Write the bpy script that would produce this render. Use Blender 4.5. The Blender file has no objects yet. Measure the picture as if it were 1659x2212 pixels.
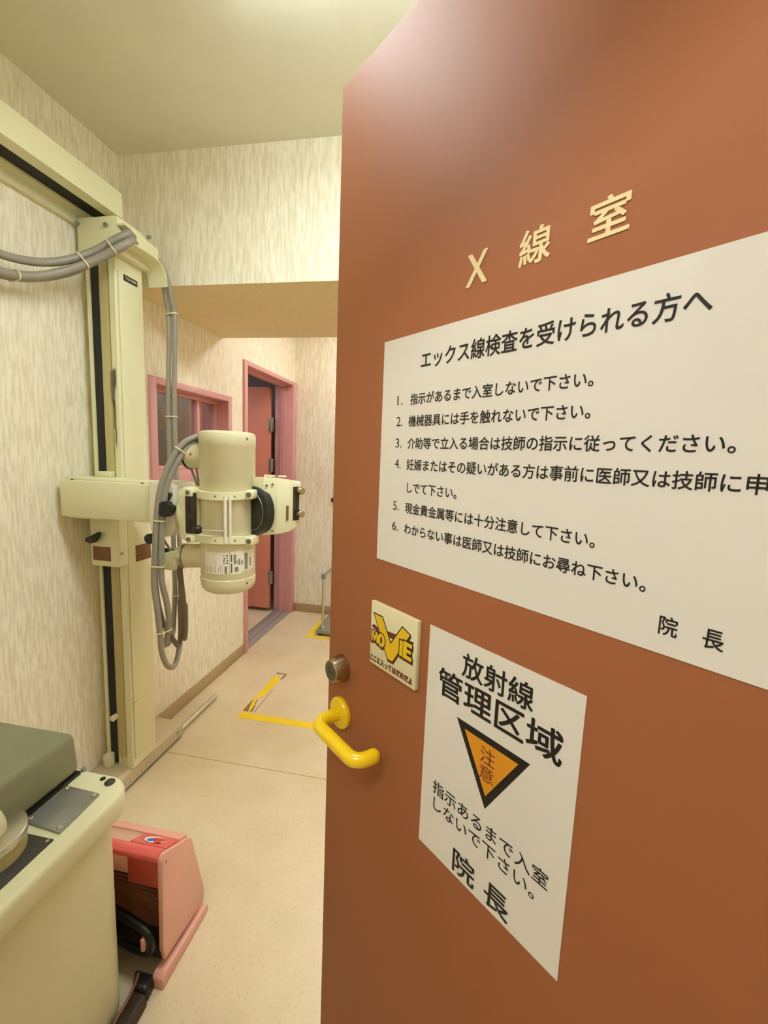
import bpy, bmesh, math, random
from mathutils import Vector, Matrix
random.seed(7)
C = bpy.context.scene.collection
SC = bpy.context.scene
PI = math.pi

# ------------------------------------------------------------------ camera
YAW, PITCH, ROLL = math.radians(-9.912), math.radians(-7.251), math.radians(2.245)
CAM_H = 1.40
fw = Vector((math.sin(YAW)*math.cos(PITCH), math.cos(YAW)*math.cos(PITCH), math.sin(PITCH)))
r0 = Vector((math.cos(YAW), -math.sin(YAW), 0)); u0 = r0.cross(fw)
rt = r0*math.cos(ROLL) + u0*math.sin(ROLL)
up = -r0*math.sin(ROLL) + u0*math.cos(ROLL)
cam = bpy.data.cameras.new('camera'); co = bpy.data.objects.new('camera', cam); C.objects.link(co)
cam.sensor_fit = 'AUTO'; cam.sensor_width = 36.0; cam.lens = 36.0*934.6/2212.0
cam.clip_start = 0.02; cam.clip_end = 60
m = Matrix((rt, up, -fw)).transposed().to_4x4(); m.translation = (0, 0, CAM_H)
co.matrix_world = m
SC.camera = co

# ------------------------------------------------------------------ world, exposure, light levels
w = bpy.data.worlds.new('world'); SC.world = w; w.use_nodes = True
w.node_tree.nodes['Background'].inputs[0].default_value = (0.9, 0.93, 1.0, 1)
w.node_tree.nodes['Background'].inputs[1].default_value = 0.2
SC.view_settings.view_transform = 'Standard'
SC.view_settings.look = 'None'
SC.view_settings.gamma = 1.0
SC.view_settings.use_curve_mapping = False
SC.view_settings.exposure = 0.2
SC.cycles.use_denoising = True
SC.cycles.max_bounces = 12
SC.cycles.diffuse_bounces = 8
SC.cycles.sample_clamp_indirect = 6.0
FRONT_LAMP = 23.0     # emission strength of the opal panel lamp in the front half of the room
BACK_LAMP = 17.5      # lamp behind the beam
HALL_LAMP = 27.0      # corridor behind the camera
BOOTH_LAMP = 8.0     # control room beyond the pink door
FRONT_COL = (0.88, 0.98, 1.0)
BACK_COL = (1.0, 0.94, 0.98)
HALL_COL = (0.98, 0.98, 1.0)

# ------------------------------------------------------------------ materials
def s2l(c):
    return tuple((v/12.92 if v <= 0.04045 else ((v+0.055)/1.055)**2.4) for v in [x/255.0 for x in c])
def mat(name, rgb, rough=0.5, metal=0.0, spec=0.5, noise=0.0, nscale=20.0, bump=0.0, coat=0.0, stretch=None, rgb2=None, lo=0.35, hi=0.65, detail=3.0):
    M = bpy.data.materials.new(name); M.use_nodes = True
    nt = M.node_tree; b = nt.nodes['Principled BSDF']
    c = s2l(rgb)
    b.inputs['Base Color'].default_value = (*c, 1)
    b.inputs['Roughness'].default_value = rough
    b.inputs['Metallic'].default_value = metal
    b.inputs['Specular IOR Level'].default_value = spec
    if coat: b.inputs['Coat Weight'].default_value = coat; b.inputs['Coat Roughness'].default_value = 0.12
    if noise or rgb2 or bump:
        tc = nt.nodes.new('ShaderNodeTexCoord'); mp = nt.nodes.new('ShaderNodeMapping')
        mp.inputs['Scale'].default_value = stretch or (1, 1, 1)
        nz = nt.nodes.new('ShaderNodeTexNoise'); nz.inputs['Scale'].default_value = nscale; nz.inputs['Detail'].default_value = detail
        nt.links.new(tc.outputs['Object'], mp.inputs['Vector']); nt.links.new(mp.outputs['Vector'], nz.inputs['Vector'])
        rp = nt.nodes.new('ShaderNodeValToRGB'); nt.links.new(nz.outputs['Fac'], rp.inputs['Fac'])
        c2 = s2l(rgb2) if rgb2 else tuple(min(1, v*(1-noise)) for v in c)
        rp.color_ramp.elements[0].position = lo; rp.color_ramp.elements[1].position = hi
        rp.color_ramp.elements[0].color = (*c2, 1); rp.color_ramp.elements[1].color = (*c, 1)
        nt.links.new(rp.outputs['Color'], b.inputs['Base Color'])
        if bump:
            bp = nt.nodes.new('ShaderNodeBump'); bp.inputs['Strength'].default_value = bump; bp.inputs['Distance'].default_value = 0.003
            nt.links.new(nz.outputs['Fac'], bp.inputs['Height']); nt.links.new(bp.outputs['Normal'], b.inputs['Normal'])
    return M
def emit(name, col, strength):
    M = bpy.data.materials.new(name); M.use_nodes = True; nt = M.node_tree
    nt.nodes.remove(nt.nodes['Principled BSDF'])
    e = nt.nodes.new('ShaderNodeEmission'); e.inputs[0].default_value = (*col, 1); e.inputs[1].default_value = strength
    nt.links.new(e.outputs[0], nt.nodes['Material Output'].inputs['Surface'])
    return M
M = {}
M['paper'] = mat('wallpaper', (241, 235, 215), 0.75, rgb2=(222, 213, 187), nscale=1.0, stretch=(110, 110, 15), lo=0.36, hi=0.62, bump=0.12, detail=4)
M['ceil'] = mat('ceiling_paint', (224, 222, 202), 0.85, noise=0.04, nscale=6)
M['beam_under'] = mat('shade_tan_soffit', (228, 210, 168), 0.85, noise=0.05, nscale=40)  # tan of the shaded, bounce-lit underside is put into this colour
M['baseboard'] = mat('baseboard_vinyl', (176, 152, 112), 0.45, noise=0.05, nscale=8)
M['pinktrim'] = mat('pink_painted_frame', (210, 152, 152), 0.38, noise=0.05, nscale=12)
M['salmon'] = mat('salmon_painted_door', (222, 140, 118), 0.45, noise=0.05, nscale=4)
M['brown'] = mat('terracotta_painted_door', (162, 101, 65), 0.6, noise=0.05, nscale=3, spec=0.18)
M['cream'] = mat('cream_enamel', (226, 223, 184), 0.38, noise=0.03, nscale=7)
M['olivecream'] = mat('aged_cream_enamel', (192, 180, 128), 0.5, noise=0.10, nscale=14, stretch=(1, 1, 0.15))
M['tube'] = mat('tube_housing_enamel', (216, 208, 172), 0.36, noise=0.03, nscale=8)
M['black'] = mat('black_plastic', (26, 24, 23), 0.4, noise=0.2, nscale=30)
M['slotdark'] = mat('dark_slot_fill', (32, 34, 32), 0.7, noise=0.3, nscale=12, stretch=(1, 1, .2))  # near-black colour for the shaded inside of the slots
M['cable'] = mat('grey_cable_sheath', (148, 142, 128), 0.42, noise=0.06, nscale=16)
M['tie'] = mat('cream_cable_tie', (222, 214, 172), 0.4, noise=0.03)
M['chrome'] = mat('brushed_steel', (214, 212, 200), 0.28, 1.0, noise=0.05, nscale=20)
M['steel'] = mat('dull_grey_steel', (158, 160, 154), 0.36, 0.55, noise=0.1, nscale=20)
M['lockmetal'] = mat('satin_nickel', (176, 164, 132), 0.25, 1.0, noise=0.05)
M['coremetal'] = mat('dark_satin_nickel', (120, 112, 92), 0.35, 0.9, noise=0.05)
M['yellow'] = mat('glossy_yellow_plastic', (250, 212, 20), 0.2, noise=0.03, nscale=5, coat=0.3)
M['tape'] = mat('yellow_floor_tape', (244, 212, 36), 0.45, noise=0.10, nscale=14)
M['glue'] = mat('brown_glue_residue', (150, 118, 70), 0.7, noise=0.3, nscale=70)
M['sign'] = mat('laminated_white_sheet', (228, 224, 214), 0.10, noise=0.02, nscale=3, spec=0.5)
M['ink'] = mat('black_print', (24, 22, 22), 0.35, noise=0.1)
M['cream_letter'] = mat('cream_vinyl_letters', (240, 222, 170), 0.5, noise=0.03)
M['orange'] = mat('orange_print', (222, 150, 36), 0.3, noise=0.03)
M['redbrown'] = mat('red_brown_print', (112, 44, 36), 0.4, noise=0.05)
M['mustard'] = mat('mustard_yellow_print', (232, 192, 32), 0.35, noise=0.04)
M['plaque'] = mat('pale_plastic_plaque', (226, 218, 176), 0.3, noise=0.03)
M['brownplate'] = mat('brown_metal_label', (126, 82, 48), 0.45, noise=0.15, nscale=25)
M['greygreen'] = mat('grey_green_vinyl', (134, 134, 104), 0.55, noise=0.05, nscale=10)
M['pinkplastic'] = mat('pale_pink_plastic', (226, 166, 148), 0.35, noise=0.04, nscale=9)
M['redplastic'] = mat('red_plastic', (224, 100, 94), 0.3, noise=0.06, nscale=9)
M['darkgrille'] = mat('brown_heater_interior', (150, 98, 70), 0.5, noise=0.25, nscale=18)
M['darkred'] = mat('shaded_red_plastic', (178, 66, 48), 0.35, noise=0.1, nscale=20)  # red plastic darkened so the colour carries the front patch's shading
M['pinktan'] = mat('translucent_pink_plastic', (208, 164, 144), 0.3, noise=0.04, nscale=9)
M['basegrey'] = mat('tan_grey_enamel', (196, 182, 148), 0.42, noise=0.06, nscale=9)
M['blue'] = mat('blue_sticker_print', (44, 84, 190), 0.35, noise=0.03)
M['red'] = mat('red_sticker_print', (206, 50, 40), 0.35, noise=0.03)
M['white'] = mat('white_plastic', (236, 232, 222), 0.35, noise=0.02)
M['threshold'] = mat('grey_lavender_sill', (166, 160, 154), 0.35, 0.2, noise=0.08, nscale=30)
M['hose'] = mat('dark_brown_rubber', (58, 42, 32), 0.5, noise=0.35, nscale=24)
M['brownhose'] = mat('brown_grey_sheath', (112, 98, 78), 0.5, noise=0.12, nscale=16)
M['wood'] = mat('orange_wood', (206, 128, 52), 0.45, rgb2=(176, 98, 36), nscale=4, stretch=(1, 1, 0.2))
M['darkcab'] = mat('dark_grey_metal', (62, 60, 52), 0.5, noise=0.15, nscale=5)
M['boothwall'] = mat('lilac_grey_wall', (176, 166, 172), 0.7, noise=0.04, nscale=6)
M['lampbody'] = mat('white_lamp_enamel', (236, 236, 230), 0.4, noise=0.02)
M['label'] = mat('pale_paper_label', (232, 227, 208), 0.5, noise=0.04)
M['greyink'] = mat('grey_print', (140, 134, 118), 0.5, noise=0.05)
M['discgreen'] = mat('dark_green_black_metal', (46, 50, 44), 0.35, 0.3, noise=0.2, nscale=20)
M['stain'] = mat('dark_scuff', (120, 112, 88), 0.7, noise=0.3, nscale=30)
# floor: speckled vinyl with one joint across it
def floor_mat():
    F = mat('beige_speckled_vinyl', (221, 205, 172), 0.30, rgb2=(211, 194, 158), nscale=5, lo=0.3, hi=0.7, spec=0.45)
    nt = F.node_tree; b = nt.nodes['Principled BSDF']
    prev = b.inputs['Base Color'].links[0].from_socket
    tc = nt.nodes.new('ShaderNodeTexCoord')
    n2 = nt.nodes.new('ShaderNodeTexNoise'); n2.inputs['Scale'].default_value = 95; n2.inputs['Detail'].default_value = 2
    nt.links.new(tc.outputs['Object'], n2.inputs['Vector'])
    r2 = nt.nodes.new('ShaderNodeValToRGB'); r2.color_ramp.elements[0].position = 0.30; r2.color_ramp.elements[1].position = 0.44
    r2.color_ramp.elements[0].color = (0.86, 0.84, 0.78, 1); r2.color_ramp.elements[1].color = (1, 1, 1, 1)
    nt.links.new(n2.outputs['Fac'], r2.inputs['Fac'])
    mx = nt.nodes.new('ShaderNodeMixRGB'); mx.blend_type = 'MULTIPLY'; mx.inputs[0].default_value = 0.7
    nt.links.new(prev, mx.inputs[1]); nt.links.new(r2.outputs['Color'], mx.inputs[2])
    sp = nt.nodes.new('ShaderNodeSeparateXYZ'); nt.links.new(tc.outputs['Object'], sp.inputs[0])
    sb = nt.nodes.new('ShaderNodeMath'); sb.operation = 'SUBTRACT'; sb.inputs[1].default_value = 1.657
    ab = nt.nodes.new('ShaderNodeMath'); ab.operation = 'ABSOLUTE'
    lt = nt.nodes.new('ShaderNodeMath'); lt.operation = 'LESS_THAN'; lt.inputs[1].default_value = 0.0022
    nt.links.new(sp.outputs['Y'], sb.inputs[0]); nt.links.new(sb.outputs[0], ab.inputs[0]); nt.links.new(ab.outputs[0], lt.inputs[0])
    m2 = nt.nodes.new('ShaderNodeMixRGB'); m2.blend_type = 'MIX'; m2.inputs[2].default_value = (*s2l((172, 146, 100)), 1)
    nt.links.new(lt.outputs[0], m2.inputs[0]); nt.links.new(mx.outputs[0], m2.inputs[1])
    nt.links.new(m2.outputs[0], b.inputs['Base Color'])
    return F
M['floor'] = floor_mat()
def glass_mat():
    G = bpy.data.materials.new('window_glass'); G.use_nodes = True; nt = G.node_tree
    nt.nodes.remove(nt.nodes['Principled BSDF'])
    t = nt.nodes.new('ShaderNodeBsdfTransparent'); t.inputs[0].default_value = (0.93, 0.93, 0.93, 1)
    g = nt.nodes.new('ShaderNodeBsdfGlossy'); g.inputs['Roughness'].default_value = 0.02
    lw = nt.nodes.new('ShaderNodeLayerWeight'); lw.inputs[0].default_value = 0.5
    pw = nt.nodes.new('ShaderNodeMath'); pw.operation = 'POWER'; pw.inputs[1].default_value = 4.0
    fr = nt.nodes.new('ShaderNodeMath'); fr.operation = 'ADD'; fr.inputs[1].default_value = 0.05
    nt.links.new(lw.outputs['Facing'], pw.inputs[0]); nt.links.new(pw.outputs[0], fr.inputs[0])
    mx = nt.nodes.new('ShaderNodeMixShader')
    nt.links.new(fr.outputs[0], mx.inputs[0]); nt.links.new(t.outputs[0], mx.inputs[1]); nt.links.new(g.outputs[0], mx.inputs[2])
    nt.links.new(mx.outputs[0], nt.nodes['Material Output'].inputs['Surface'])
    return G
M['glass'] = glass_mat()

# ------------------------------------------------------------------ mesh helpers
class MB:
    def __init__(self): self.bm = bmesh.new()
    def box(self, x0, x1, y0, y1, z0, z1, bev=0.0, seg=2):
        vs = [self.bm.verts.new(p) for p in ((x0,y0,z0),(x1,y0,z0),(x1,y1,z0),(x0,y1,z0),(x0,y0,z1),(x1,y0,z1),(x1,y1,z1),(x0,y1,z1))]
        fs = [self.bm.faces.new([vs[i] for i in q]) for q in ((3,2,1,0),(4,5,6,7),(0,1,5,4),(1,2,6,5),(2,3,7,6),(3,0,4,7))]
        if bev > 0:
            es = list({e for f in fs for e in f.edges})
            bmesh.ops.bevel(self.bm, geom=es, offset=bev, segments=seg, affect='EDGES', profile=0.5)
        return self
    def hexa(self, P, bev=0.0, seg=2):
        vs = [self.bm.verts.new(p) for p in P]
        fs = [self.bm.faces.new([vs[i] for i in q]) for q in ((3,2,1,0),(4,5,6,7),(0,1,5,4),(1,2,6,5),(2,3,7,6),(3,0,4,7))]
        if bev > 0:
            es = list({e for f in fs for e in f.edges})
            bmesh.ops.bevel(self.bm, geom=es, offset=bev, segments=seg, affect='EDGES', profile=0.5)
        return self
    def prism(self, poly, axis, a, b, bev=0.0, seg=2):
        # poly: 2-D points; axis 'z': (x,y), 'y': (x,z), 'x': (y,z)
        def P(p, t):
            return {'z': (p[0], p[1], t), 'y': (p[0], t, p[1]), 'x': (t, p[0], p[1])}[axis]
        A = [self.bm.verts.new(P(p, a)) for p in poly]; B = [self.bm.verts.new(P(p, b)) for p in poly]
        n = len(poly)
        fs = [self.bm.faces.new(A[::-1]), self.bm.faces.new(B)]
        for i in range(n): fs.append(self.bm.faces.new((A[i], A[(i+1) % n], B[(i+1) % n], B[i])))
        if bev > 0:
            es = list({e for f in fs for e in f.edges})
            bmesh.ops.bevel(self.bm, geom=es, offset=bev, segments=seg, affect='EDGES', profile=0.5)
        return self
    def lathe(self, p0, p1, prof, n=32):
        # prof: list of (t, r) along p0->p1 in metres
        p0 = Vector(p0); d = (Vector(p1)-p0).normalized()
        a = Vector((0,0,1)) if abs(d.z) < 0.9 else Vector((1,0,0))
        e1 = d.cross(a).normalized(); e2 = d.cross(e1)
        rings = []
        for t, r in prof:
            if r < 1e-6: rings.append([self.bm.verts.new(p0+d*t)])
            else: rings.append([self.bm.verts.new(p0+d*t+(e1*math.cos(2*PI*i/n)+e2*math.sin(2*PI*i/n))*r) for i in range(n)])
        for A, B in zip(rings, rings[1:]):
            for i in range(n):
                j = (i+1) % n
                if len(A) == 1 and len(B) > 1: self.bm.faces.new((A[0], B[i], B[j]))
                elif len(B) == 1 and len(A) > 1: self.bm.faces.new((A[i], A[j], B[0]))
                elif len(A) > 1: self.bm.faces.new((A[i], A[j], B[j], B[i]))
        if len(rings[0]) > 1: self.bm.faces.new(rings[0][::-1])
        if len(rings[-1]) > 1: self.bm.faces.new(rings[-1])
        return self
    def cyl(self, p0, p1, r, r2=None, n=24, bev=0.0):
        L = (Vector(p1)-Vector(p0)).length; r2 = r if r2 is None else r2
        if bev: prof = [(0, r-bev), (bev, r), (L-bev, r2), (L, r2-bev)]
        else: prof = [(0, r), (L, r2)]
        return self.lathe(p0, p1, prof, n)
    def tube(self, pts, r, n=12, smooth=8, round_ends=False):
        P = [Vector(p) for p in pts]
        if smooth > 1 and len(P) > 2:
            Q = []
            for i in range(len(P)-1):
                a = P[max(i-1, 0)]; b = P[i]; c = P[i+1]; d = P[min(i+2, len(P)-1)]
                for k in range(smooth):
                    t = k/smooth
                    Q.append(0.5*((2*b)+(c-a)*t+(2*a-5*b+4*c-d)*t*t+(3*b-a-3*c+d)*t**3))
            Q.append(P[-1]); P = Q
        T = [(P[min(i+1, len(P)-1)]-P[max(i-1, 0)]).normalized() for i in range(len(P))]
        a = Vector((0,0,1)) if abs(T[0].z) < 0.9 else Vector((1,0,0))
        e = (a - T[0]*a.dot(T[0])).normalized()
        rings = []
        def ring(p, e, f, rr): return [self.bm.verts.new(p+(e*math.cos(2*PI*i/n)+f*math.sin(2*PI*i/n))*rr) for i in range(n)]
        seq = []
        for p, t in zip(P, T):
            e = (e - t*e.dot(t)).normalized(); seq.append((p, t, e.copy()))
        if round_ends:
            p, t, e0 = seq[0]
            for a_ in (75, 50, 25): rings.append(ring(p-t*r*math.sin(math.radians(a_)), e0, t.cross(e0), r*math.cos(math.radians(a_))))
        for p, t, e0 in seq: rings.append(ring(p, e0, t.cross(e0), r))
        if round_ends:
            p, t, e0 = seq[-1]
            for a_ in (25, 50, 75): rings.append(ring(p+t*r*math.sin(math.radians(a_)), e0, t.cross(e0), r*math.cos(math.radians(a_))))
        for A, B in zip(rings, rings[1:]):
            for i in range(n): self.bm.faces.new((A[i], A[(i+1) % n], B[(i+1) % n], B[i]))
        self.bm.faces.new(rings[0][::-1]); self.bm.faces.new(rings[-1])
        return self
    def torus(self, c, nrm, R, r, n=20, k=8, sx=1.0, sy=1.0):
        c = Vector(c); d = Vector(nrm).normalized()
        a = Vector((0,0,1)) if abs(d.z) < 0.9 else Vector((1,0,0))
        e1 = d.cross(a).normalized(); e2 = d.cross(e1)
        rings = []
        for i in range(n):
            t = 2*PI*i/n; o = e1*math.cos(t)*sx+e2*math.sin(t)*sy
            rings.append([self.bm.verts.new(c+o*R+(o.normalized()*math.cos(2*PI*j/k)+d*math.sin(2*PI*j/k))*r) for j in range(k)])
        for i in range(n):
            A, B = rings[i], rings[(i+1) % n]
            for j in range(k): self.bm.faces.new((A[j], B[j], B[(j+1) % k], A[(j+1) % k]))
        return self
    def sphere(self, c, r, n=16):
        bmesh.ops.create_uvsphere(self.bm, u_segments=n, v_segments=n//2, radius=r, matrix=Matrix.Translation(c)); return self
    def poly(self, pts):
        self.bm.faces.new([self.bm.verts.new(p) for p in pts]); return self
    def xf(self, Mx):
        bmesh.ops.transform(self.bm, matrix=Mx, verts=self.bm.verts); return self
    def build(self, name, mt, parent=None, smooth=True, angle=35):
        bmesh.ops.recalc_face_normals(self.bm, faces=self.bm.faces)
        me = bpy.data.meshes.new(name); self.bm.to_mesh(me); self.bm.free()
        me.materials.append(mt)
        if smooth:
            for p in me.polygons: p.use_smooth = True
            me.set_sharp_from_angle(angle=math.radians(angle))
        o = bpy.data.objects.new(name, me); C.objects.link(o)
        if parent is not None: o.parent = parent
        return o
def pieces(mb, name, mt, parent):
    bmesh.ops.recalc_face_normals(mb.bm, faces=mb.bm.faces)
    left = set(mb.bm.verts); out = []
    while left:
        stack = [left.pop()]; isl = set(stack)
        while stack:
            v = stack.pop()
            for e in v.link_edges:
                o = e.other_vert(v)
                if o in left: left.discard(o); isl.add(o); stack.append(o)
        nb = MB(); mp = {v: nb.bm.verts.new(v.co) for v in isl}
        for f in {f for v in isl for f in v.link_faces}: nb.bm.faces.new([mp[v] for v in f.verts])
        out.append(nb.build(name, mt, parent))
    mb.bm.free()
    return out
def thing(name, label, cat, loc=(0,0,0), group=None, mw=None):
    o = bpy.data.objects.new(name, None); C.objects.link(o)
    o.empty_display_size = 0.1
    if mw is not None: o.matrix_world = mw
    else: o.location = loc
    return tag(o, label, cat, group)
def tag(o, label, cat=None, group=None, kind=None):
    if label: o['label'] = label
    if cat: o['category'] = cat
    if group: o['group'] = group
    if kind: o['kind'] = kind
    return o
def struct(o, label=None, cat=None):
    o['kind'] = 'structure'
    if label: o['label'] = label
    if cat: o['category'] = cat
    return o
def at(root, mb):      # world-space mesh -> local space of an unrotated root
    return mb.xf(Matrix.Translation(-Vector(root.location)))
def wall_cells(axis, t0, t1, us, zs, holes):
    """Solid wall slab with rectangular openings. axis 'x': slab spans x t0..t1, runs along y."""
    us = sorted(set(us + [h[0] for h in holes] + [h[1] for h in holes])); zs = sorted(set(zs + [h[2] for h in holes] + [h[3] for h in holes]))
    solid = {}
    for i in range(len(us)-1):
        for j in range(len(zs)-1):
            cu, cz = (us[i]+us[i+1])/2, (zs[j]+zs[j+1])/2
            solid[i, j] = not any(h[0] < cu < h[1] and h[2] < cz < h[3] for h in holes)
    mb = MB()
    def P(t, u, z): return (t, u, z) if axis == 'x' else (u, t, z)
    for (i, j), s in solid.items():
        if not s: continue
        u0_, u1_, z0_, z1_ = us[i], us[i+1], zs[j], zs[j+1]
        for t in (t0, t1): mb.poly([P(t, u0_, z0_), P(t, u1_, z0_), P(t, u1_, z1_), P(t, u0_, z1_)])
        for (di, dj, pts) in ((-1, 0, ((u0_, z0_), (u0_, z1_))), (1, 0, ((u1_, z0_), (u1_, z1_))), (0, -1, ((u0_, z0_), (u1_, z0_))), (0, 1, ((u0_, z1_), (u1_, z1_)))):
            if not solid.get((i+di, j+dj), False):
                (ua, za), (ub, zb) = pts
                mb.poly([P(t0, ua, za), P(t0, ub, zb), P(t1, ub, zb), P(t1, ua, za)])
    bmesh.ops.remove_doubles(mb.bm, verts=mb.bm.verts, dist=1e-5)
    return mb
def text_mesh(body):
    c = bpy.data.curves.new('lettering', 'FONT'); c.body = body; c.resolution_u = 4
    o = bpy.data.objects.new('lettering', c); C.objects.link(o)
    bpy.context.view_layer.update()
    me = bpy.data.meshes.new_from_object(o.evaluated_get(bpy.context.evaluated_depsgraph_get()))
    bpy.data.objects.remove(o); bpy.data.curves.remove(c)
    return me
def put_text(mb, body, x0, x1, y, em, w, bold=0.0, fit=True, ytop=None):
    """Lettering in the plane (x right, y up, w out): left edge x0, right edge x1, baseline y, letter size em (or ink from y to ytop)."""
    me = text_mesh(body)
    xs = [v.co.x for v in me.vertices]; ys = [v.co.y for v in me.vertices]
    a, b = min(xs), max(xs); lo_, hi_ = min(ys), max(ys)
    sx = (x1-x0)/(b-a)
    sy = em if ytop is None else (ytop-y)/(hi_-lo_)
    b0 = y if ytop is None else y-lo_*sy
    shifts = [(0, 0)] if bold <= 0 else [(0, 0)] + [(bold*sy*math.cos(k*PI/4), bold*sy*math.sin(k*PI/4)) for k in range(8)]   # heavier strokes
    for k_, (dx, dy) in enumerate(shifts):
        vs = [mb.bm.verts.new((x0+(v.co.x-a)*sx+dx, b0+v.co.y*sy+dy, w+k_*3e-5)) for v in me.vertices]
        for p in me.polygons:
            try: mb.bm.faces.new([vs[i] for i in p.vertices])
            except ValueError: pass
    bpy.data.meshes.remove(me)

# ------------------------------------------------------------------ room shell
XL, XR, YF, YB, ZC = -1.42, 1.55, 0.20, 3.55, 2.545
mb = MB().box(-3.2, 2.4, -2.0, 4.4, -0.08, 0.0); struct(mb.build('floor', M['floor'], smooth=False), 'beige speckled vinyl floor')
mb = MB().box(XL-0.14, XR+0.1, YF-0.1, YB+0.1, ZC, ZC+0.08); struct(mb.build('ceiling', M['ceil'], smooth=False), 'pale olive painted ceiling')
DY0, DY1, DZ = 2.705, 3.485, 1.955       # opening of the pink door
WY0, WY1, WZ0, WZ1 = 1.835, 2.462, 1.29, 1.695
mb = wall_cells('x', XL-0.14, XL, [YF-0.1, YB+0.1], [0.0, ZC], [(DY0-0.02, DY1+0.02, 0.0, DZ+0.012), (WY0-0.02, WY1+0.02, WZ0-0.02, WZ1+0.012)])
struct(mb.build('wall_left', M['paper'], smooth=False), 'wallpapered wall holding window and pink door')
struct(MB().box(XL, XR, YB, YB+0.1, 0, ZC).build('wall_back', M['paper'], smooth=False), 'wallpapered far wall')
struct(MB().box(XR, XR+0.1, YF-0.1, YB+0.1, 0, ZC).build('wall_right', M['paper'], smooth=False), 'wallpapered wall behind the open door')
mb = wall_cells('y', YF-0.12, YF, [XL-0.14, XR], [0.0, ZC], [(-0.47, 0.47, 0.0, 2.07)])
struct(mb.build('wall_front', M['paper'], smooth=False), 'wall around the entrance doorway')
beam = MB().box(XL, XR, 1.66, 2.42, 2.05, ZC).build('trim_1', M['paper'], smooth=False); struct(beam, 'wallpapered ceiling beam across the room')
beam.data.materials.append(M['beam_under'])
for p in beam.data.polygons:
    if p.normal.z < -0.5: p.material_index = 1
# baseboards
mb = MB()
mb.box(XL, XL+0.006, YF, 2.655, 0.0, 0.075, 0.002)
mb.box(XL, XL+0.006, 3.54, YB-0.006, 0.0, 0.075, 0.002)
struct(mb.build('baseboard_left', M['baseboard']), 'taupe vinyl baseboard under the window')
struct(MB().box(XL+0.006, XR, YB-0.006, YB, 0, 0.075, 0.002).build('baseboard_back', M['baseboard']), 'taupe vinyl baseboard along far wall')

# entrance frame round the big door
mb = MB()
for s in (-1, 1):
    mb.box(s*0.47 - (0.035 if s > 0 else 0), s*0.47 + (0 if s > 0 else 0.035), 0.06, 0.175, 0, 2.07, 0.003)
mb.box(-0.435, 0.435, 0.06, 0.175, 2.045, 2.07, 0.003)
struct(mb.build('trim_2', M['white']), 'pale frame of the entrance doorway')

# corridor where the photographer stands
struct(MB().box(-2.2, 2.2, -1.9, -1.8, 0, 2.5).build('wall_corridor', M['paper'], smooth=False), 'corridor wall opposite the entrance')
struct(MB().box(-2.3, -2.2, -1.9, 0.08, 0, 2.5).build('wall_corridor_left', M['paper'], smooth=False), 'left end of the corridor')
struct(MB().box(2.2, 2.3, -1.9, 0.08, 0, 2.5).build('wall_corridor_right', M['paper'], smooth=False), 'right end of the corridor')
mb = MB().box(-2.2, XL-0.14, 0.0, 0.08, 0, 2.5).box(XR, 2.2, 0.0, 0.08, 0, 2.5)
struct(mb.build('wall_corridor_front', M['paper'], smooth=False), 'corridor wall on both sides of the entrance')
struct(MB().box(-2.3, 2.3, -1.9, 0.08, 2.5, 2.56).build('ceiling_corridor', M['ceil'], smooth=False), 'corridor ceiling')

# control room beyond window and pink door
BX0, BY0, BY1, BZ = -2.95, 1.0, 4.15, 2.3
struct(MB().box(BX0-0.1, BX0, BY0, BY1, 0, BZ).build('wall_booth_left', M['boothwall'], smooth=False), 'lilac grey wall of the room behind the window')
struct(MB().box(BX0-0.1, XL-0.14, BY1, BY1+0.1, 0, BZ).build('wall_booth_back', M['boothwall'], smooth=False), 'end wall of the room behind the window')
struct(MB().box(BX0-0.1, XL-0.14, BY0-0.1, BY0, 0, BZ).build('wall_booth_front', M['boothwall'], smooth=False), 'near wall of the room behind the window')
struct(MB().box(XL-0.14, XL, YB+0.1, BY1+0.1, 0, BZ).build('wall_booth_right', M['boothwall'], smooth=False), 'wall past the pink door')
struct(MB().box(BX0-0.1, XL-0.14, BY0-0.1, BY1+0.1, BZ, BZ+0.06).build('ceiling_booth', M['ceil'], smooth=False), 'ceiling of the room behind the window')

# pink-framed window
win = bpy.data.objects.new('window_1', None); C.objects.link(win); win.location = (XL, 1.79, 1.235)
struct(win, 'pink framed control window in the wallpapered wall')
mb = MB(); e = 0.012
for (y0, y1, z0, z1) in ((1.79, WY0, 1.235, 1.727), (WY1, 2.505, 1.235, 1.727), (WY0, WY1, WZ1, 1.727), (WY0, WY1, 1.235, WZ0)):
    mb.box(XL-0.15, XL+e, y0, y1, z0, z1, 0.002)
at(win, mb).build('window_frame', M['pinktrim'], win)
mb = MB()
for (y0, y1, z0, z1) in ((WY0, WY1, WZ1-0.022, WZ1), (WY0, WY1, WZ0, WZ0+0.022), (WY0, WY0+0.02, WZ0+0.022, WZ1-0.022), (WY1-0.02, WY1, WZ0+0.022, WZ1-0.022), (2.255, 2.278, WZ0+0.022, WZ1-0.022)):
    mb.box(XL-0.10, XL-0.06, y0, y1, z0, z1, 0.002)
at(win, mb).build('window_sash', M['pinktrim'], win)
at(win, MB().box(XL-0.083, XL-0.077, WY0+0.02, WY1-0.02, WZ0+0.022, WZ1-0.022)).build('glass_pane', M['glass'], win)

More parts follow.
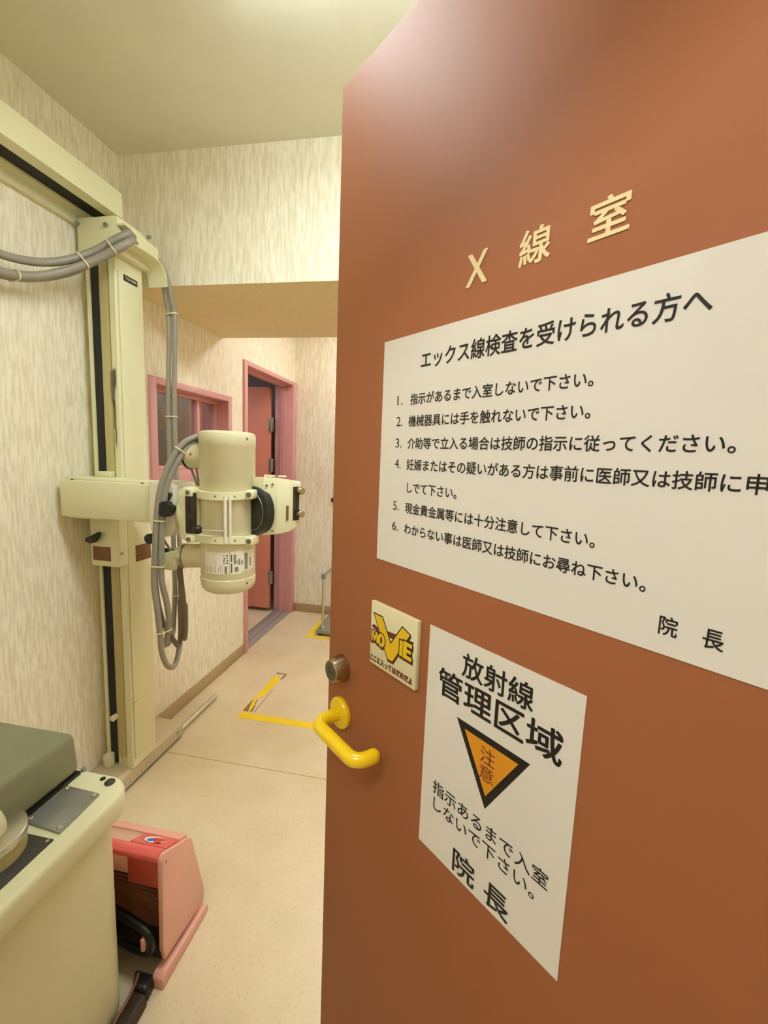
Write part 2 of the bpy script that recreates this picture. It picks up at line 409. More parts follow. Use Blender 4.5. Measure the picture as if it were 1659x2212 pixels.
# pink door to the control room
d2 = bpy.data.objects.new('door_2', None); C.objects.link(d2); d2.location = (XL, 3.1, 0)
struct(d2, 'pink framed doorway with salmon door open into the next room')
mb = MB()
for (y0, y1, z0, z1) in ((2.660, DY0, 0.0, 1.985), (DY1, 3.545, 0.0, 1.985), (DY0, DY1, DZ, 1.985)):
    mb.box(XL-0.15, XL+0.014, y0, y1, z0, z1, 0.003)
mb.box(XL-0.095, XL-0.06, DY0, DY0+0.014, 0.02, DZ-0.014)
mb.box(XL-0.095, XL-0.06, DY1-0.014, DY1, 0.02, DZ-0.014)
mb.box(XL-0.095, XL-0.06, DY0, DY1, DZ-0.014, DZ)
at(d2, mb).build('door_frame', M['pinktrim'], d2)
at(d2, MB().box(XL-0.15, XL, DY0, DY1, 0.0, 0.008, 0.002).box(XL-0.10, XL-0.055, DY0, DY1, 0.008, 0.02, 0.003)).build('threshold', M['threshold'], d2)
leaf = at(d2, MB().box(-2.345, -1.605, 3.455, 3.495, 0.035, 1.935, 0.002)).build('door_leaf', M['salmon'], d2)
for z0 in (1.575, 1.235, 0.26):
    at(d2, MB().box(-1.607, -1.57, 3.452, 3.458, z0, z0+0.115, 0.001).cyl((-1.588, 3.450, z0), (-1.588, 3.450, z0+0.115), 0.006, n=12)).build('hinge', M['steel'], d2)

# ------------------------------------------------------------------ ceiling lamps
def ceiling_lamp(label, x, y, z, L, strength, col, group):
    t = thing('ceiling_light', label, 'ceiling light', (x, y, z), group)
    MB().box(-L/2-0.02, L/2+0.02, -0.135, 0.135, -0.045, -0.001, 0.004).build('lamp_housing', M['lampbody'], t)
    em = emit('lit_opal_panel', col, strength)
    MB().box(-L/2, L/2, -0.118, 0.118, -0.085, -0.045, 0.012, 3).build('lit_diffuser', em, t)
    for e_ in (-1, 1): MB().box(e_*(L/2+0.008)-0.008, e_*(L/2+0.008)+0.008, -0.125, 0.125, -0.09, -0.045, 0.003).build('end_cap', M['lampbody'], t)
    return t
ceiling_lamp('opal panel lamp on the ceiling above the entrance side of the room', 0.0, 0.90, ZC, 1.25, FRONT_LAMP, FRONT_COL, None)
ceiling_lamp('opal panel lamp on the ceiling behind the beam', -0.25, 3.02, ZC, 1.25, BACK_LAMP, BACK_COL, None)
ceiling_lamp('opal panel lamp on the corridor ceiling', -0.42, -0.52, 2.5, 0.8, HALL_LAMP, HALL_COL, None)
ceiling_lamp('opal panel lamp on the ceiling of the room behind the window', -2.3, 2.3, BZ, 0.9, BOOTH_LAMP, HALL_COL, None)

# ------------------------------------------------------------------ the big open door, its fittings and notices
DA = math.radians(-48.61)
dd = Vector((math.sin(DA), math.cos(DA), 0)); dn = Vector((dd.y, -dd.x, 0))     # along the door, and away from the viewer
DM = Matrix((-dd, Vector((0, 0, 1)), -dn)).transposed().to_4x4(); DM.translation = dn*0.45
def DL(x, y): return DM @ Matrix.Translation((x, y, 0))                          # local x: to the right, y: up, z: towards the viewer
HX = 0.18
d1 = bpy.data.objects.new('door_1', None); C.objects.link(d1); d1.matrix_world = DL(HX, 0)
struct(d1, 'terracotta brown door standing open with notices and yellow lever')
def onD(mb): return mb.xf(Matrix.Translation((-HX, 0, 0)))
onD(MB().box(-0.724, HX, 0.008, 2.039, -0.042, 0.0, 0.0015)).build('door_leaf', M['brown'], d1)
mb = MB()
put_text(mb, 'X', -0.407, -0.375, 1.6235, 0, 0.0008, 0.017, ytop=1.6615)
put_text(mb, '線', -0.328, -0.289, 1.6235, 0, 0.0008, 0.017, ytop=1.6615)
put_text(mb, '室', -0.246, -0.207, 1.6245, 0, 0.0008, 0.017, ytop=1.6615)
onD(mb).build('room_lettering', M['cream_letter'], d1, smooth=False)
lk = onD(MB().lathe((-0.672, 0.986, 0), (-0.672, 0.986, 1), [(0, 0.0), (0, 0.0265), (0.004, 0.0265), (0.027, 0.0212), (0.0282, 0.0200), (0.0282, 0.0)], 48)).build('lock_cylinder', M['lockmetal'], d1, angle=22)
onD(MB().lathe((-0.672, 0.986, 0.0280), (-0.672, 0.986, 1), [(0, 0.0), (0, 0.0182), (0.0007, 0.0178), (0.0007, 0.0092), (0.0002, 0.0088), (0.0002, 0.0076), (0.0012, 0.0072), (0.0012, 0.0)], 40)).build('key_core', M['coremetal'], lk, angle=22)
onD(MB().box(-0.6732, -0.6708, 0.9820, 0.9900, 0.0288, 0.0294)).build('keyhole', M['black'], lk)
hd = onD(MB().tube([(-0.672, 0.892, 0.006), (-0.672, 0.892, 0.026), (-0.6715, 0.892, 0.037), (-0.6685, 0.892, 0.047), (-0.662, 0.892, 0.055), (-0.653, 0.892, 0.0592), (-0.640, 0.892, 0.0602), (-0.610, 0.892, 0.060), (-0.565, 0.892, 0.060),
                     (-0.548, 0.892, 0.0585), (-0.538, 0.892, 0.050), (-0.534, 0.892, 0.038), (-0.533, 0.892, 0.026)], 0.0125, 20, 6, True)).build('door_handle', M['yellow'], d1)
onD(MB().lathe((-0.672, 0.892, 0), (-0.672, 0.892, 1), [(0, 0), (0, 0.031), (0.006, 0.031), (0.0095, 0.0285), (0.0105, 0.024), (0.0105, 0.0)], 40)).build('rosette', M['yellow'], hd)

# large notice
def sheet(name, label, x0, x1, y0, y1, th=0.0009, mt=None):
    t = thing(name, label, 'sign', mw=DL(x0, y0))
    MB().box(0, x1-x0, 0, y1-y0, 0.0003, 0.0003+th).build('sheet', mt or M['sign'], t, smooth=False)
    return t, (lambda mb: mb.xf(Matrix.Translation((-x0, -y0, 0))))
TW = 0.0016
s1, L1 = sheet('information_sign', 'large white laminated sheet of numbered rules high on the brown door', -0.5755, -0.040, 1.2268, 1.5838)
mb = MB(); put_text(mb, 'エックス線検査を受けられる方へ', -0.486, -0.131, 1.5325, 0.0268, TW, 0.012)
L1(mb).build('heading_lettering', M['ink'], s1, smooth=False)
rows = [(1.4815, '1.', '指示があるまで入室しないで下さい。', 0.506, 0.226), (1.4490, '2.', '機械器具には手を触れないで下さい。', 0.508, 0.226),
        (1.4155, '3.', '介助等で立入る場合は技師の指示に従ってください。', 0.508, 0.102), (1.3830, '4.', '妊娠またはその疑いがある方は事前に医師又は技師に申', 0.508, 0.078),
        (1.3475, None, 'しでて下さい。', 0.505, 0.402), (1.3155, '5.', '現金貴金属等には十分注意して下さい。', 0.507, 0.208), (1.2825, '6.', 'わからない事は医師又は技師にお尋ね下さい。', 0.507, 0.156)]
for z, num, body, a, b in rows:
    mb = MB()
    if num: put_text(mb, num, -0.5370, -0.5225 if num != '1.' else -0.5245, z, 0.0, TW, 0.0, ytop=z+0.0145)
    put_text(mb, body, -a, -b, z, 0.0178, TW, 0.011)
    L1(mb).build('rule_line', M['ink'], s1, smooth=False)
mb = MB(); put_text(mb, '院', -0.141, -0.126, 1.2475, 0.0195, TW, 0.01); put_text(mb, '長', -0.1065, -0.0915, 1.2475, 0.0195, TW, 0.01)
L1(mb).build('signature_lettering', M['ink'], s1, smooth=False)

# radiation warning notice
s2, L2 = sheet('warning_sign', 'white sheet with black rimmed orange triangle low on the brown door', -0.4385, -0.200, 0.7955, 1.1535)
mb = MB(); put_text(mb, '放射線', -0.372, -0.261, 1.1055, 0.0375, TW, 0.014); put_text(mb, '管理区域', -0.4145, -0.2205, 1.0605, 0.0445, TW, 0.016)
L2(mb).build('heading_lettering', M['ink'], s2, smooth=False)
L2(MB().poly([(-0.376, 1.038, TW), (-0.318, 0.935, TW), (-0.258, 1.038, TW)])).build('triangle_border', M['ink'], s2, smooth=False)
tri = L2(MB().poly([(-0.3605, 1.0285, TW+0.0003), (-0.3185, 0.9535, TW+0.0003), (-0.2735, 1.0285, TW+0.0003)])).build('orange_triangle', M['orange'], s2, smooth=False)
mb = MB(); put_text(mb, '注', -0.331, -0.307, 0.999, 0.024, TW+0.0006, 0.0, ytop=1.0225); put_text(mb, '意', -0.331, -0.3075, 0.9745, 0.024, TW+0.0006, 0.0, ytop=0.9965)
L2(mb).build('triangle_lettering', M['redbrown'], tri, smooth=False)
mb = MB(); put_text(mb, '指示あるまで入室', -0.414, -0.222, 0.8975, 0.0235, TW, 0.006); put_text(mb, 'しないで下さい。', -0.411, -0.238, 0.8708, 0.0235, TW, 0.006)
L2(mb).build('request_lettering', M['ink'], s2, smooth=False)
mb = MB(); put_text(mb, '院', -0.3665, -0.327, 0.8055, 0.040, TW, 0.014); put_text(mb, '長', -0.309, -0.2705, 0.8055, 0.040, TW, 0.014)
L2(mb).build('signature_lettering', M['ink'], s2, smooth=False)

# small yellow-lettered plaque
s3 = thing('door_plaque', 'small square plaque with yellow block letters beside the door lock', 'sign', mw=DL(-0.5755, 1.0405))
def L3(mb): return mb.xf(Matrix.Translation((0.5755, -1.0405, 0)))
L3(MB().box(-0.5755, -0.4575, 1.0405, 1.153, 0.0003, 0.0085, 0.0012)).build('plaque_board', M['plaque'], s3)
W3 = 0.0089
def outline(pts, d):
    c = Vector((sum(p[0] for p in pts)/len(pts), sum(p[1] for p in pts)/len(pts)))
    out = []
    n = len(pts)
    for i in range(n):
        p0, p1, p2 = Vector(pts[i-1]), Vector(pts[i]), Vector(pts[(i+1) % n])
        a = (p1-p0).normalized(); b = (p2-p1).normalized()
        na = Vector((a.y, -a.x)); nb = Vector((b.y, -b.x)); k = (na+nb)
        k = k/max(0.35, (1+na.dot(nb)))
        out.append(tuple(p1+k*d))
    return out
GL = {}
GL['M'] = [(0, 0), (.2, 0), (.24, .62), (.42, .1), (.58, .1), (.76, .62), (.8, 0), (1, 0), (.92, 1), (.68, 1), (.5, .5), (.32, 1), (.08, 1)]
GL['O'] = [(.5+.5*math.cos(t*PI/10), .5+.5*math.sin(t*PI/10)) for t in range(20)]
GL['V'] = [(0, 1), (.43, 0), (.57, 0), (1, .9), (.8, 1.0), (.5, .42), (.24, 1)]
GL['I'] = [(0, 0), (1, 0), (1, 1), (0, 1)]
GL['E'] = [(0, 0), (1, 0), (1, .24), (.42, .24), (.42, .4), (.9, .4), (.9, .6), (.42, .6), (.42, .76), (1, .76), (1, 1), (0, 1)]
def glyph(ch, x0, x1, y0, y1, shear=0.0):
    p = [(x0+(x1-x0)*a, y0+(y1-y0)*b+shear*(a-0.5)*(y1-y0)) for a, b in GL[ch]]
    area = sum(p[i-1][0]*p[i][1]-p[i][0]*p[i-1][1] for i in range(len(p)))
    return p if area > 0 else p[::-1]
letters = [('M', -.5725, -.5535, 1.082, 1.101), ('O', -.5545, -.5345, 1.0795, 1.103), ('I', -.497, -.4895, 1.084, 1.110), ('E', -.4885, -.4675, 1.0835, 1.112), ('V', -.566, -.474, 1.066, 1.132)]
mo, mi_, mr = MB(), MB(), MB()
for k, (ch, a, b, c_, d_) in enumerate(letters):
    g = glyph(ch, a, b, c_, d_); z = W3 + (0.0 if ch != 'V' else -0.00022)
    mr.poly([(p[0]+0.0012, p[1]-0.003, W3-0.00033) for p in outline(g, 0.0018)])
    mo.poly([(p[0], p[1], z) for p in outline(g, 0.0021)]); mi_.poly([(p[0], p[1], z+0.0001) for p in g])
mo.poly([(x, y, W3+0.0003) for x, y in [(-.5445+.0026*math.cos(t*PI/8), 1.0915+.0062*math.sin(t*PI/8)) for t in range(16)]])
mr.poly([(-.573, 1.108, W3-0.0003), (-.556, 1.100, W3-0.0003), (-.5, 1.106, W3-0.0003), (-.470, 1.108, W3-0.0003), (-.464, 1.117, W3-0.0003), (-.49, 1.116, W3-0.0003), (-.52, 1.114, W3-0.0003), (-.553, 1.110, W3-0.0003), (-.566, 1.113, W3-0.0003)])
L3(mr).build('red_ribbon', M['redbrown'], s3, smooth=False)
L3(mo).build('letter_outline', M['ink'], s3, smooth=False)
L3(mi_).build('yellow_letters', M['mustard'], s3, smooth=False)
mb = MB(); put_text(mb, 'ここに入ってはだめだよ', -0.573, -0.4645, 1.0468, 0.0125, W3, 0.05, ytop=1.0575)
L3(mb).build('small_lettering', M['redbrown'], s3, smooth=False)

# ------------------------------------------------------------------ X-ray stand
# wall rail high on the left wall
rl = thing('wall_rail', 'cream slotted rail running along top of left wallpapered wall', 'rail', (XL, 0.8, 2.2))
mb = MB().prism([(XL, 2.18), (-1.400, 2.18), (-1.400, 2.222), (-1.385, 2.222), (-1.385, 2.262), (-1.317, 2.262), (-1.317, 2.222), (-1.270, 2.222), (-1.270, 2.306), (XL, 2.306)], 'y', 0.22, 1.498)
at(rl, mb).build('rail_beam', M['cream'], rl)
at(rl, MB().box(-1.384, -1.318, 0.22, 1.49, 2.230, 2.236)).build('slot_dark_strip', M['slotdark'], rl)  # dark strip stands in for the shade inside the rail slot

st = thing('x_ray_stand', 'cream x-ray column stand with tube head against left wall', 'x-ray stand', (-1.33, 1.51, 0.0))
def S(mb): return at(st, mb)
# column
prof = [(-1.385, 1.445), (-1.372, 1.445), (-1.372, 1.53), (-1.338, 1.53), (-1.338, 1.452), (-1.322, 1.452), (-1.322, 1.456), (-1.318, 1.456), (-1.318, 1.452), (-1.297, 1.452),
        (-1.297, 1.457), (-1.291, 1.457), (-1.291, 1.445), (-1.268, 1.445), (-1.264, 1.449), (-1.264, 1.579), (-1.268, 1.583), (-1.385, 1.583)]
col = S(MB().prism(prof, 'z', 0.078, 2.08)).build('column', M['cream'], st, angle=20)
S(MB().box(-1.3712, -1.3388, 1.4505, 1.475, 0.10, 2.075)).build('slot_dark_strip', M['slotdark'], col)  # dark filler painted as the column slot's shaded interior
S(MB().box(-1.263, -1.2605, 1.456, 1.576, 0.115, 2.03, 0.0012)).build('cover_plate', M['cream'], col)
S(MB().box(-1.3365, -1.2985, 1.4490, 1.4530, 0.12, 2.07, 0.001)).build('channel_strip', M['olivecream'], col)
mb = MB()
for (x0, z0, dx, dz) in ((-1.297, 1.56, .016, .13), (-1.290, 1.46, .009, .12), (-1.284, 1.62, .010, .07), (-1.286, 1.40, .005, .08)):
    mb.poly([(x0, 1.4442, z0), (x0+dx*.3, 1.4442, z0+.012), (x0+dx*.6, 1.4442, z0-.02), (x0+dx, 1.4442, z0+dz*.5), (x0+dx*.7, 1.4442, z0+dz), (x0+dx*.4, 1.4442, z0+dz*.85), (x0-.001, 1.4442, z0+dz*.9)])
pieces(S(mb), 'scuff_mark', M['stain'], col)
np_ = S(MB().box(-1.2606, -1.2585, 1.480, 1.548, 2.005, 2.026, 0.0005)).build('name_plate', M['black'], col)
mb = MB(); put_text(mb, 'TOSHIBA', 0.0, 0.056, 0.0, 0.0, 0.0, 0.012, ytop=0.0095)
mb.xf(Matrix(((0, 0, 1, -1.2581), (1, 0, 0, 1.486), (0, 1, 0, 2.0108), (0, 0, 0, 1))))
S(mb).build('plate_lettering', M['label'], np_, smooth=False)
S(MB().box(-1.2606, -1.2585, 1.494, 1.578, 0.945, 1.010, 0.0005)).build('brown_label', M['brownplate'], col)
S(MB().box(-1.262, -1.259, 1.455, 1.475, 0.36, 0.365)).build('cover_seam', M['olivecream'], col)
# bolt and clamp low in the slot
S(MB().cyl((-1.338, 1.470, 0.300), (-1.338, 1.425, 0.300), 0.010, 0.012, 16, 0.002)).build('stop_bolt', M['label'], col)
S(MB().box(-1.385, -1.355, 1.42, 1.452, 0.08, 0.135, 0.004)).build('slot_foot', M['cream'], col)
# head carriage on the rail
hd_ = S(MB().box(-1.399, -1.236, 1.430, 1.590, 2.078, 2.199, 0.003)).build('head_carriage', M['cream'], st)
mb = MB()
for x, z in ((-1.392, 2.178), (-1.277, 2.168)): mb.cyl((x, 1.43, z), (x, 1.420, z), 0.007, n=6)
mb.cyl((-1.232, 1.575, 2.195), (-1.217, 1.575, 2.195), 0.006, n=6)
pieces(S(mb), 'bolt', M['steel'], hd_)
# cable chute
mb = MB()
mb.prism([(1.455, 2.109), (1.455, 2.169), (1.59, 2.155), (1.59, 2.116)], 'x', -1.204, -1.199)
mb.prism([(1.43, 2.166), (1.59, 2.150), (1.59, 2.155), (1.43, 2.172)], 'x', -1.240, -1.2035)
sheet_ = []
for y_, z_ in ((1.445, 2.109), (1.54, 2.110), (1.575, 2.104), (1.598, 2.086), (1.609, 2.060), (1.613, 2.030)): sheet_.append((y_, z_))
mb.prism(sheet_ + [(y_-0.004, z_-0.004) for y_, z_ in sheet_[::-1]], 'x', -1.258, -1.178)
S(mb).build('cable_chute', M['cream'], st)
# floor base
mb = MB().prism([(-1.412, 0.012), (-1.268, 0.012), (-1.268, 0.068), (-1.279, 0.080), (-1.412, 0.080)], 'y', 1.02, 1.775, 0.002)
base = S(mb).build('floor_base', M['basegrey'], st)
S(MB().box(-1.405, -1.276, 1.03, 1.765, 0.0, 0.0125)).build('base_gap_dark', M['black'], base)  # black slab stands in for the dark shaded gap beneath the base
mb = MB().cyl((-1.2695, 1.735, 0.045), (-1.2665, 1.735, 0.045), 0.008, n=16).cyl((-1.31, 1.70, 0.0795), (-1.31, 1.70, 0.0815), 0.003, n=10).cyl((-1.31, 1.64, 0.0795), (-1.31, 1.64, 0.0815), 0.003, n=10)
pieces(S(mb), 'screw', M['steel'], base)
mb = MB()
mb.tube([(-1.395, 1.66, 0.084), (-1.375, 1.685, 0.086), (-1.352, 1.675, 0.086), (-1.36, 1.645, 0.085), (-1.385, 1.64, 0.084)], 0.004, 8, 6, True)
mb.tube([(-1.37, 1.625, 0.084), (-1.345, 1.635, 0.086), (-1.335, 1.61, 0.085), (-1.36, 1.595, 0.084)], 0.0035, 8, 6, True)
mb.tube([(-1.385, 1.60, 0.083), (-1.35, 1.585, 0.084)], 0.0035, 8, 1, True)
pieces(S(mb), 'black_wire', M['black'], base)

# vertical carriage and horizontal arm
ca = S(MB().box(-1.405, -1.245, 1.335, 1.444, 1.135, 1.285, 0.004).box(-1.372, -1.248, 1.395, 1.444, 0.945, 1.14, 0.007, 3).box(-1.355, -1.300, 1.42, 1.45, 1.285, 1.305, 0.002)).build('carriage', M['cream'], st)
S(MB().box(-1.360, -1.284, 1.3935, 1.396, 0.968, 1.022, 0.0006)).build('brown_label', M['brownplate'], ca)
S(MB().prism([(-1.366, 1.045), (-1.345, 1.037), (-1.328, 1.043), (-1.318, 1.060), (-1.308, 1.078), (-1.312, 1.083), (-1.335, 1.070), (-1.362, 1.058)], 'y', 1.365, 1.385, 0.003).cyl((-1.345, 1.385, 1.05), (-1.345, 1.396, 1.05), 0.008)).build('brake_lever', M['black'], ca)
S(MB().cyl((-1.243, 1.40, 1.0), (-1.238, 1.40, 1.0), 0.005, n=10)).build('screw', M['steel'], ca)
arm = S(MB().box(-1.394, -1.012, 1.300, 1.425, 1.146, 1.276, 0.005).box(-1.385, -1.03, 1.33, 1.42, 1.275, 1.283, 0.002)).build('arm', M['cream'], st)
mb = MB()
for x in (-1.355, -1.075): mb.cyl((x, 1.315, 1.276), (x, 1.315, 1.281), 0.0045, n=10)
mb.cyl((-0.955, 1.289, 1.246), (-0.955, 1.284, 1.246), 0.004, n=10)
pieces(S(mb), 'screw', M['stain'], arm)
S(MB().prism([(-1.03, 1.145), (-1.03, 1.288), (-0.955, 1.288), (-0.94, 1.272), (-0.935, 1.13), (-0.955, 1.105), (-1.0, 1.10), (-1.03, 1.12)], 'y', 1.29, 1.41, 0.004)).build('arm_end_plate', M['label'], arm)
# star knob
def star(cx, cy, cz, R, th):
    pts = []
    for i in range(20):
        a = 2*PI*i/20 + 0.3; rr = R*(1.0 if (i % 4) in (0, 1) else 0.84)
        pts.append((cx+rr*math.cos(a), cz+rr*math.sin(a)))
    return MB().prism(pts, 'y', cy-th, cy, 0.003)
S(star(-0.938, 1.262, 1.2035, 0.0275, 0.022).cyl((-0.938, 1.262, 1.2035), (-0.938, 1.292, 1.2035), 0.010)).build('star_knob', M['black'], arm)
S(MB().prism([(-0.972, 1.214), (-0.964, 1.205), (-0.951, 1.235), (-0.938, 1.250), (-0.942, 1.257), (-0.958, 1.250)], 'y', 1.27, 1.288, 0.002)).build('clamp_lever', M['black'], arm)
S(MB().cyl((-1.055, 1.35, 1.085), (-1.055, 1.31, 1.085), 0.018, n=16, bev=0.003).cyl((-1.055, 1.35, 1.085), (-1.055, 1.35, 1.146), 0.009)).build('lock_knob', M['black'], arm)

# yoke
TX, TY, TR = -0.770, 1.340, 0.0885
yk = S(MB().cyl((-0.955, TY, 1.192), (-0.895, TY, 1.192), 0.036, n=32).cyl((-0.912, TY, 1.192), (-0.892, TY, 1.192), 0.080, n=48, bev=0.004)
       .prism([(-0.901, 1.114), (-0.880, 1.098), (-0.835, 1.098), (-0.835, 1.276), (-0.878, 1.281), (-0.903, 1.266)], 'y', 1.262, 1.40, 0.005)).build('yoke', M['cream'], st)
S(MB().box(-0.874, -0.836, 1.2585, 1.2625, 1.128, 1.262, 0.004)).build('yoke_window', M['hose'], yk)
pieces(S(MB().box(-0.866, -0.858, 1.256, 1.260, 1.19, 1.235, 0.001).box(-0.864, -0.856, 1.256, 1.260, 1.150, 1.172, 0.001)), 'scale_mark', M['black'], yk)
for zc in (1.262, 1.110):
    pts_o = []; sgn = 1 if zc > 1.2 else -1
    mbb = MB(); ring = []
    R0, R1 = TR+0.001, TR+0.014
    for k in range(25):
        a = math.radians(196 + k*(158/24.0))
        zz = zc - sgn*0.006*math.sin(PI*k/24.0)
        for_R = []
        for (rr, dz) in ((R0, -0.013), (R1, -0.012), (R1, 0.012), (R0, 0.013)):
            for_R.append(mbb.bm.verts.new((TX+rr*math.cos(a), TY+rr*math.sin(a), zz+dz)))
        ring.append(for_R)
    for A, B in zip(ring, ring[1:]):
        for j in range(4): mbb.bm.faces.new((A[j], A[(j+1) % 4], B[(j+1) % 4], B[j]))
    mbb.bm.faces.new(ring[0]); mbb.bm.faces.new(ring[-1][::-1])
    mbb.box(-0.872, -0.846, 1.252, 1.33, zc-0.013, zc+0.013, 0.005)
    mbb.box(TX+TR-0.004, TX+TR+0.026, 1.288, 1.34, zc-0.015, zc+0.015, 0.007, 3)
    bd = S(mbb).build('clamp_band', M['cream'], st)
    q = MB()
    q.cyl((-0.860, 1.2535, zc), (-0.860, 1.2495, zc), 0.0075, n=16).cyl((TX+TR+0.013, 1.290, zc), (TX+TR+0.013, 1.286, zc), 0.0085, n=16)
    for a in (278, 295, 311):
        a = math.radians(a); q.cyl((TX+R1*math.cos(a), TY+R1*math.sin(a), zc-0.005*sgn), (TX+(R1+.0012)*math.cos(a), TY+(R1+.0012)*math.sin(a), zc-0.005*sgn), 0.0028, n=8)
    pieces(S(q), 'band_screw', M['stain'], bd)
pieces(S(MB().cyl((-0.728, 1.249, 1.106), (-0.728, 1.249, 1.258), 0.0055, n=14).cyl((-0.714, 1.254, 1.106), (-0.714, 1.254, 1.258), 0.0045, n=14)), 'clamp_rod', M['label'], st)
lv = S(MB().cyl((-0.728, 1.244, 1.146), (-0.800, 1.222, 1.150), 0.0042, n=12)).build('clamp_handle', M['chrome'], st)
S(MB().sphere((-0.806, 1.220, 1.150), 0.0145, 20)).build('ball_knob', M['black'], lv)

# tube housing
th = S(MB().lathe((TX, TY, 0.925), (TX, TY, 2), [(0, 0), (0, 0.058), (0.003, 0.070), (0.009, 0.0795), (0.019, 0.0862), (0.032, TR+0.0008), (0.052, TR+0.0012), (0.054, TR-0.0008), (0.056, TR), (0.488, TR), (0.490, TR+0.0014), (0.523, TR+0.0014), (0.531, TR-0.001), (0.536, TR-0.008), (0.538, TR-0.02), (0.538, 0)], 64)).build('tube_housing', M['tube'], st)
def arc_patch(a0, a1, z0, z1, R, n=16):
    mb = MB(); prev = None
    for k in range(n+1):
        a = math.radians(a0+(a1-a0)*k/n); x, y = TX+R*math.cos(a), TY+R*math.sin(a)
        cur = (mb.bm.verts.new((x, y, z0)), mb.bm.verts.new((x, y, z1)))
        if prev: mb.bm.faces.new((prev[0], cur[0], cur[1], prev[1]))
        prev = cur
    return mb
def merged(patches):
    q = MB()
    for p in patches:
        me = bpy.data.meshes.new('t'); p.bm.to_mesh(me); p.bm.free(); q.bm.from_mesh(me); bpy.data.meshes.remove(me)
    return q
lb = S(arc_patch(247, 301, 1.002, 1.074, TR+0.0006)).build('paper_label', M['label'], th)
lb2 = arc_patch(304, 366, 1.012, 1.076, TR+0.0006)
for v in lb2.bm.verts:
    if v.co.z < 1.05: v.co.z -= 0.012*(1-(math.degrees(math.atan2(v.co.y-TY, v.co.x-TX)) % 360 > 330)*0.6)
lb2 = S(lb2).build('paper_label', M['label'], th)
rnd = random.Random(3)
def bars(par, mt, name, rows_):
    S(merged([arc_patch(a_, b_x, z0, z1, TR+0.0010, 4) for a_, b_x, z0, z1 in rows_])).build(name, mt, par, smooth=False)
bars(lb, M['greyink'], 'fine_print', [(a_, a_+0.9, 1.004+rnd.uniform(0, .004), 1.022+rnd.uniform(0, .012)) for a_ in (251, 254, 258, 262, 265, 270, 273, 279, 283, 287)] + [(268, 268.6, 1.035, 1.06), (274, 274.8, 1.03, 1.05), (292, 297, 1.004, 1.028)])
bars(lb2, M['greyink'], 'fine_print', [(310, 315, 1.034, 1.066), (316, 318, 1.034, 1.046), (320, 324, 1.03, 1.05), (326, 330, 1.03, 1.044), (334, 342, 1.012, 1.066), (348, 352, 1.02, 1.05), (312, 320, 1.008, 1.024)])
bars(lb2, M['ink'], 'dark_line', [(305.2, 307, 1.005, 1.036), (305.2, 307, 1.042, 1.066)])
pm = []
for a0, zs_ in ((296, (1.064, 1.056, 1.047, 1.039)), (290.5, (1.063, 1.054, 1.046, 1.038))):
    for z in zs_:
        for _ in range(3):
            a = a0+rnd.uniform(-1.2, 1.2); pm.append(arc_patch(a, a+rnd.uniform(.6, 2.2), z-rnd.uniform(.001, .003), z+rnd.uniform(.0005, .002), TR+0.0011, 2))
S(merged(pm)).build('pen_marks', M['ink'], lb, smooth=False)
mb = MB()
for a, z in ((340, 1.440), (340, 0.963), (215, 0.975)):
    a = math.radians(a); mb.cyl((TX+(TR-.001)*math.cos(a), TY+(TR-.001)*math.sin(a), z), (TX+(TR+.003)*math.cos(a), TY+(TR+.003)*math.sin(a), z), 0.0035, n=10)
pieces(S(mb), 'screw', M['stain'], th)
# cable sockets
so = S(MB().lathe((-0.83, TY-0.01, 1.382), (-0.95, TY-0.015, 1.372), [(0, 0.042), (0.045, 0.042), (0.075, 0.039), (0.082, 0.033), (0.086, 0.030), (0.096, 0.030), (0.104, 0.02)], 32)).build('cable_socket', M['tube'], th)
S(MB().torus((-0.906, TY-0.013, 1.375), (-0.12, -0.005, -0.01), 0.036, 0.0055, 28, 10)).build('socket_gasket', M['black'], so)
mb = MB(); cy = TY-0.0555
mb.box(-0.876, -0.866, cy, cy+0.004, 1.3845, 1.3857).box(-0.8716, -0.8704, cy, cy+0.004, 1.380, 1.390)
S(mb).build('plus_mark', M['red'], so, smooth=False)
so = S(MB().lathe((-0.84, TY-0.01, 1.040), (-0.99, TY-0.02, 1.030), [(0, 0.041), (0.075, 0.041), (0.078, 0.036), (0.088, 0.036), (0.112, 0.030), (0.12, 0.022)], 32)).build('cable_socket', M['tube'], th)
S(MB().lathe((-0.918, TY-0.0152, 1.0345), (-0.99, TY-0.02, 1.030), [(0, 0.037), (0, 0.0435), (0.009, 0.0435), (0.009, 0.037)], 32)).build('socket_ring', M['chrome'], so)
S(MB().hexa([(-0.995, 1.295, 0.985), (-0.945, 1.295, 0.985), (-0.945, 1.345, 0.985), (-0.995, 1.345, 0.985), (-0.985, 1.290, 1.045), (-0.925, 1.290, 1.063), (-0.925, 1.35, 1.063), (-0.985, 1.35, 1.045)], 0.006)).build('elbow_cap', M['cream'], so)
S(MB().box(-0.8905, -0.8893, cy+0.002, cy+0.007, 1.028, 1.036)).build('minus_mark', M['ink'], so, smooth=False)
S(MB().cyl((-1.04, 1.33, 1.05), (-0.965, 1.325, 1.044), 0.0085, n=12)).build('cable_grip', M['black'], so)

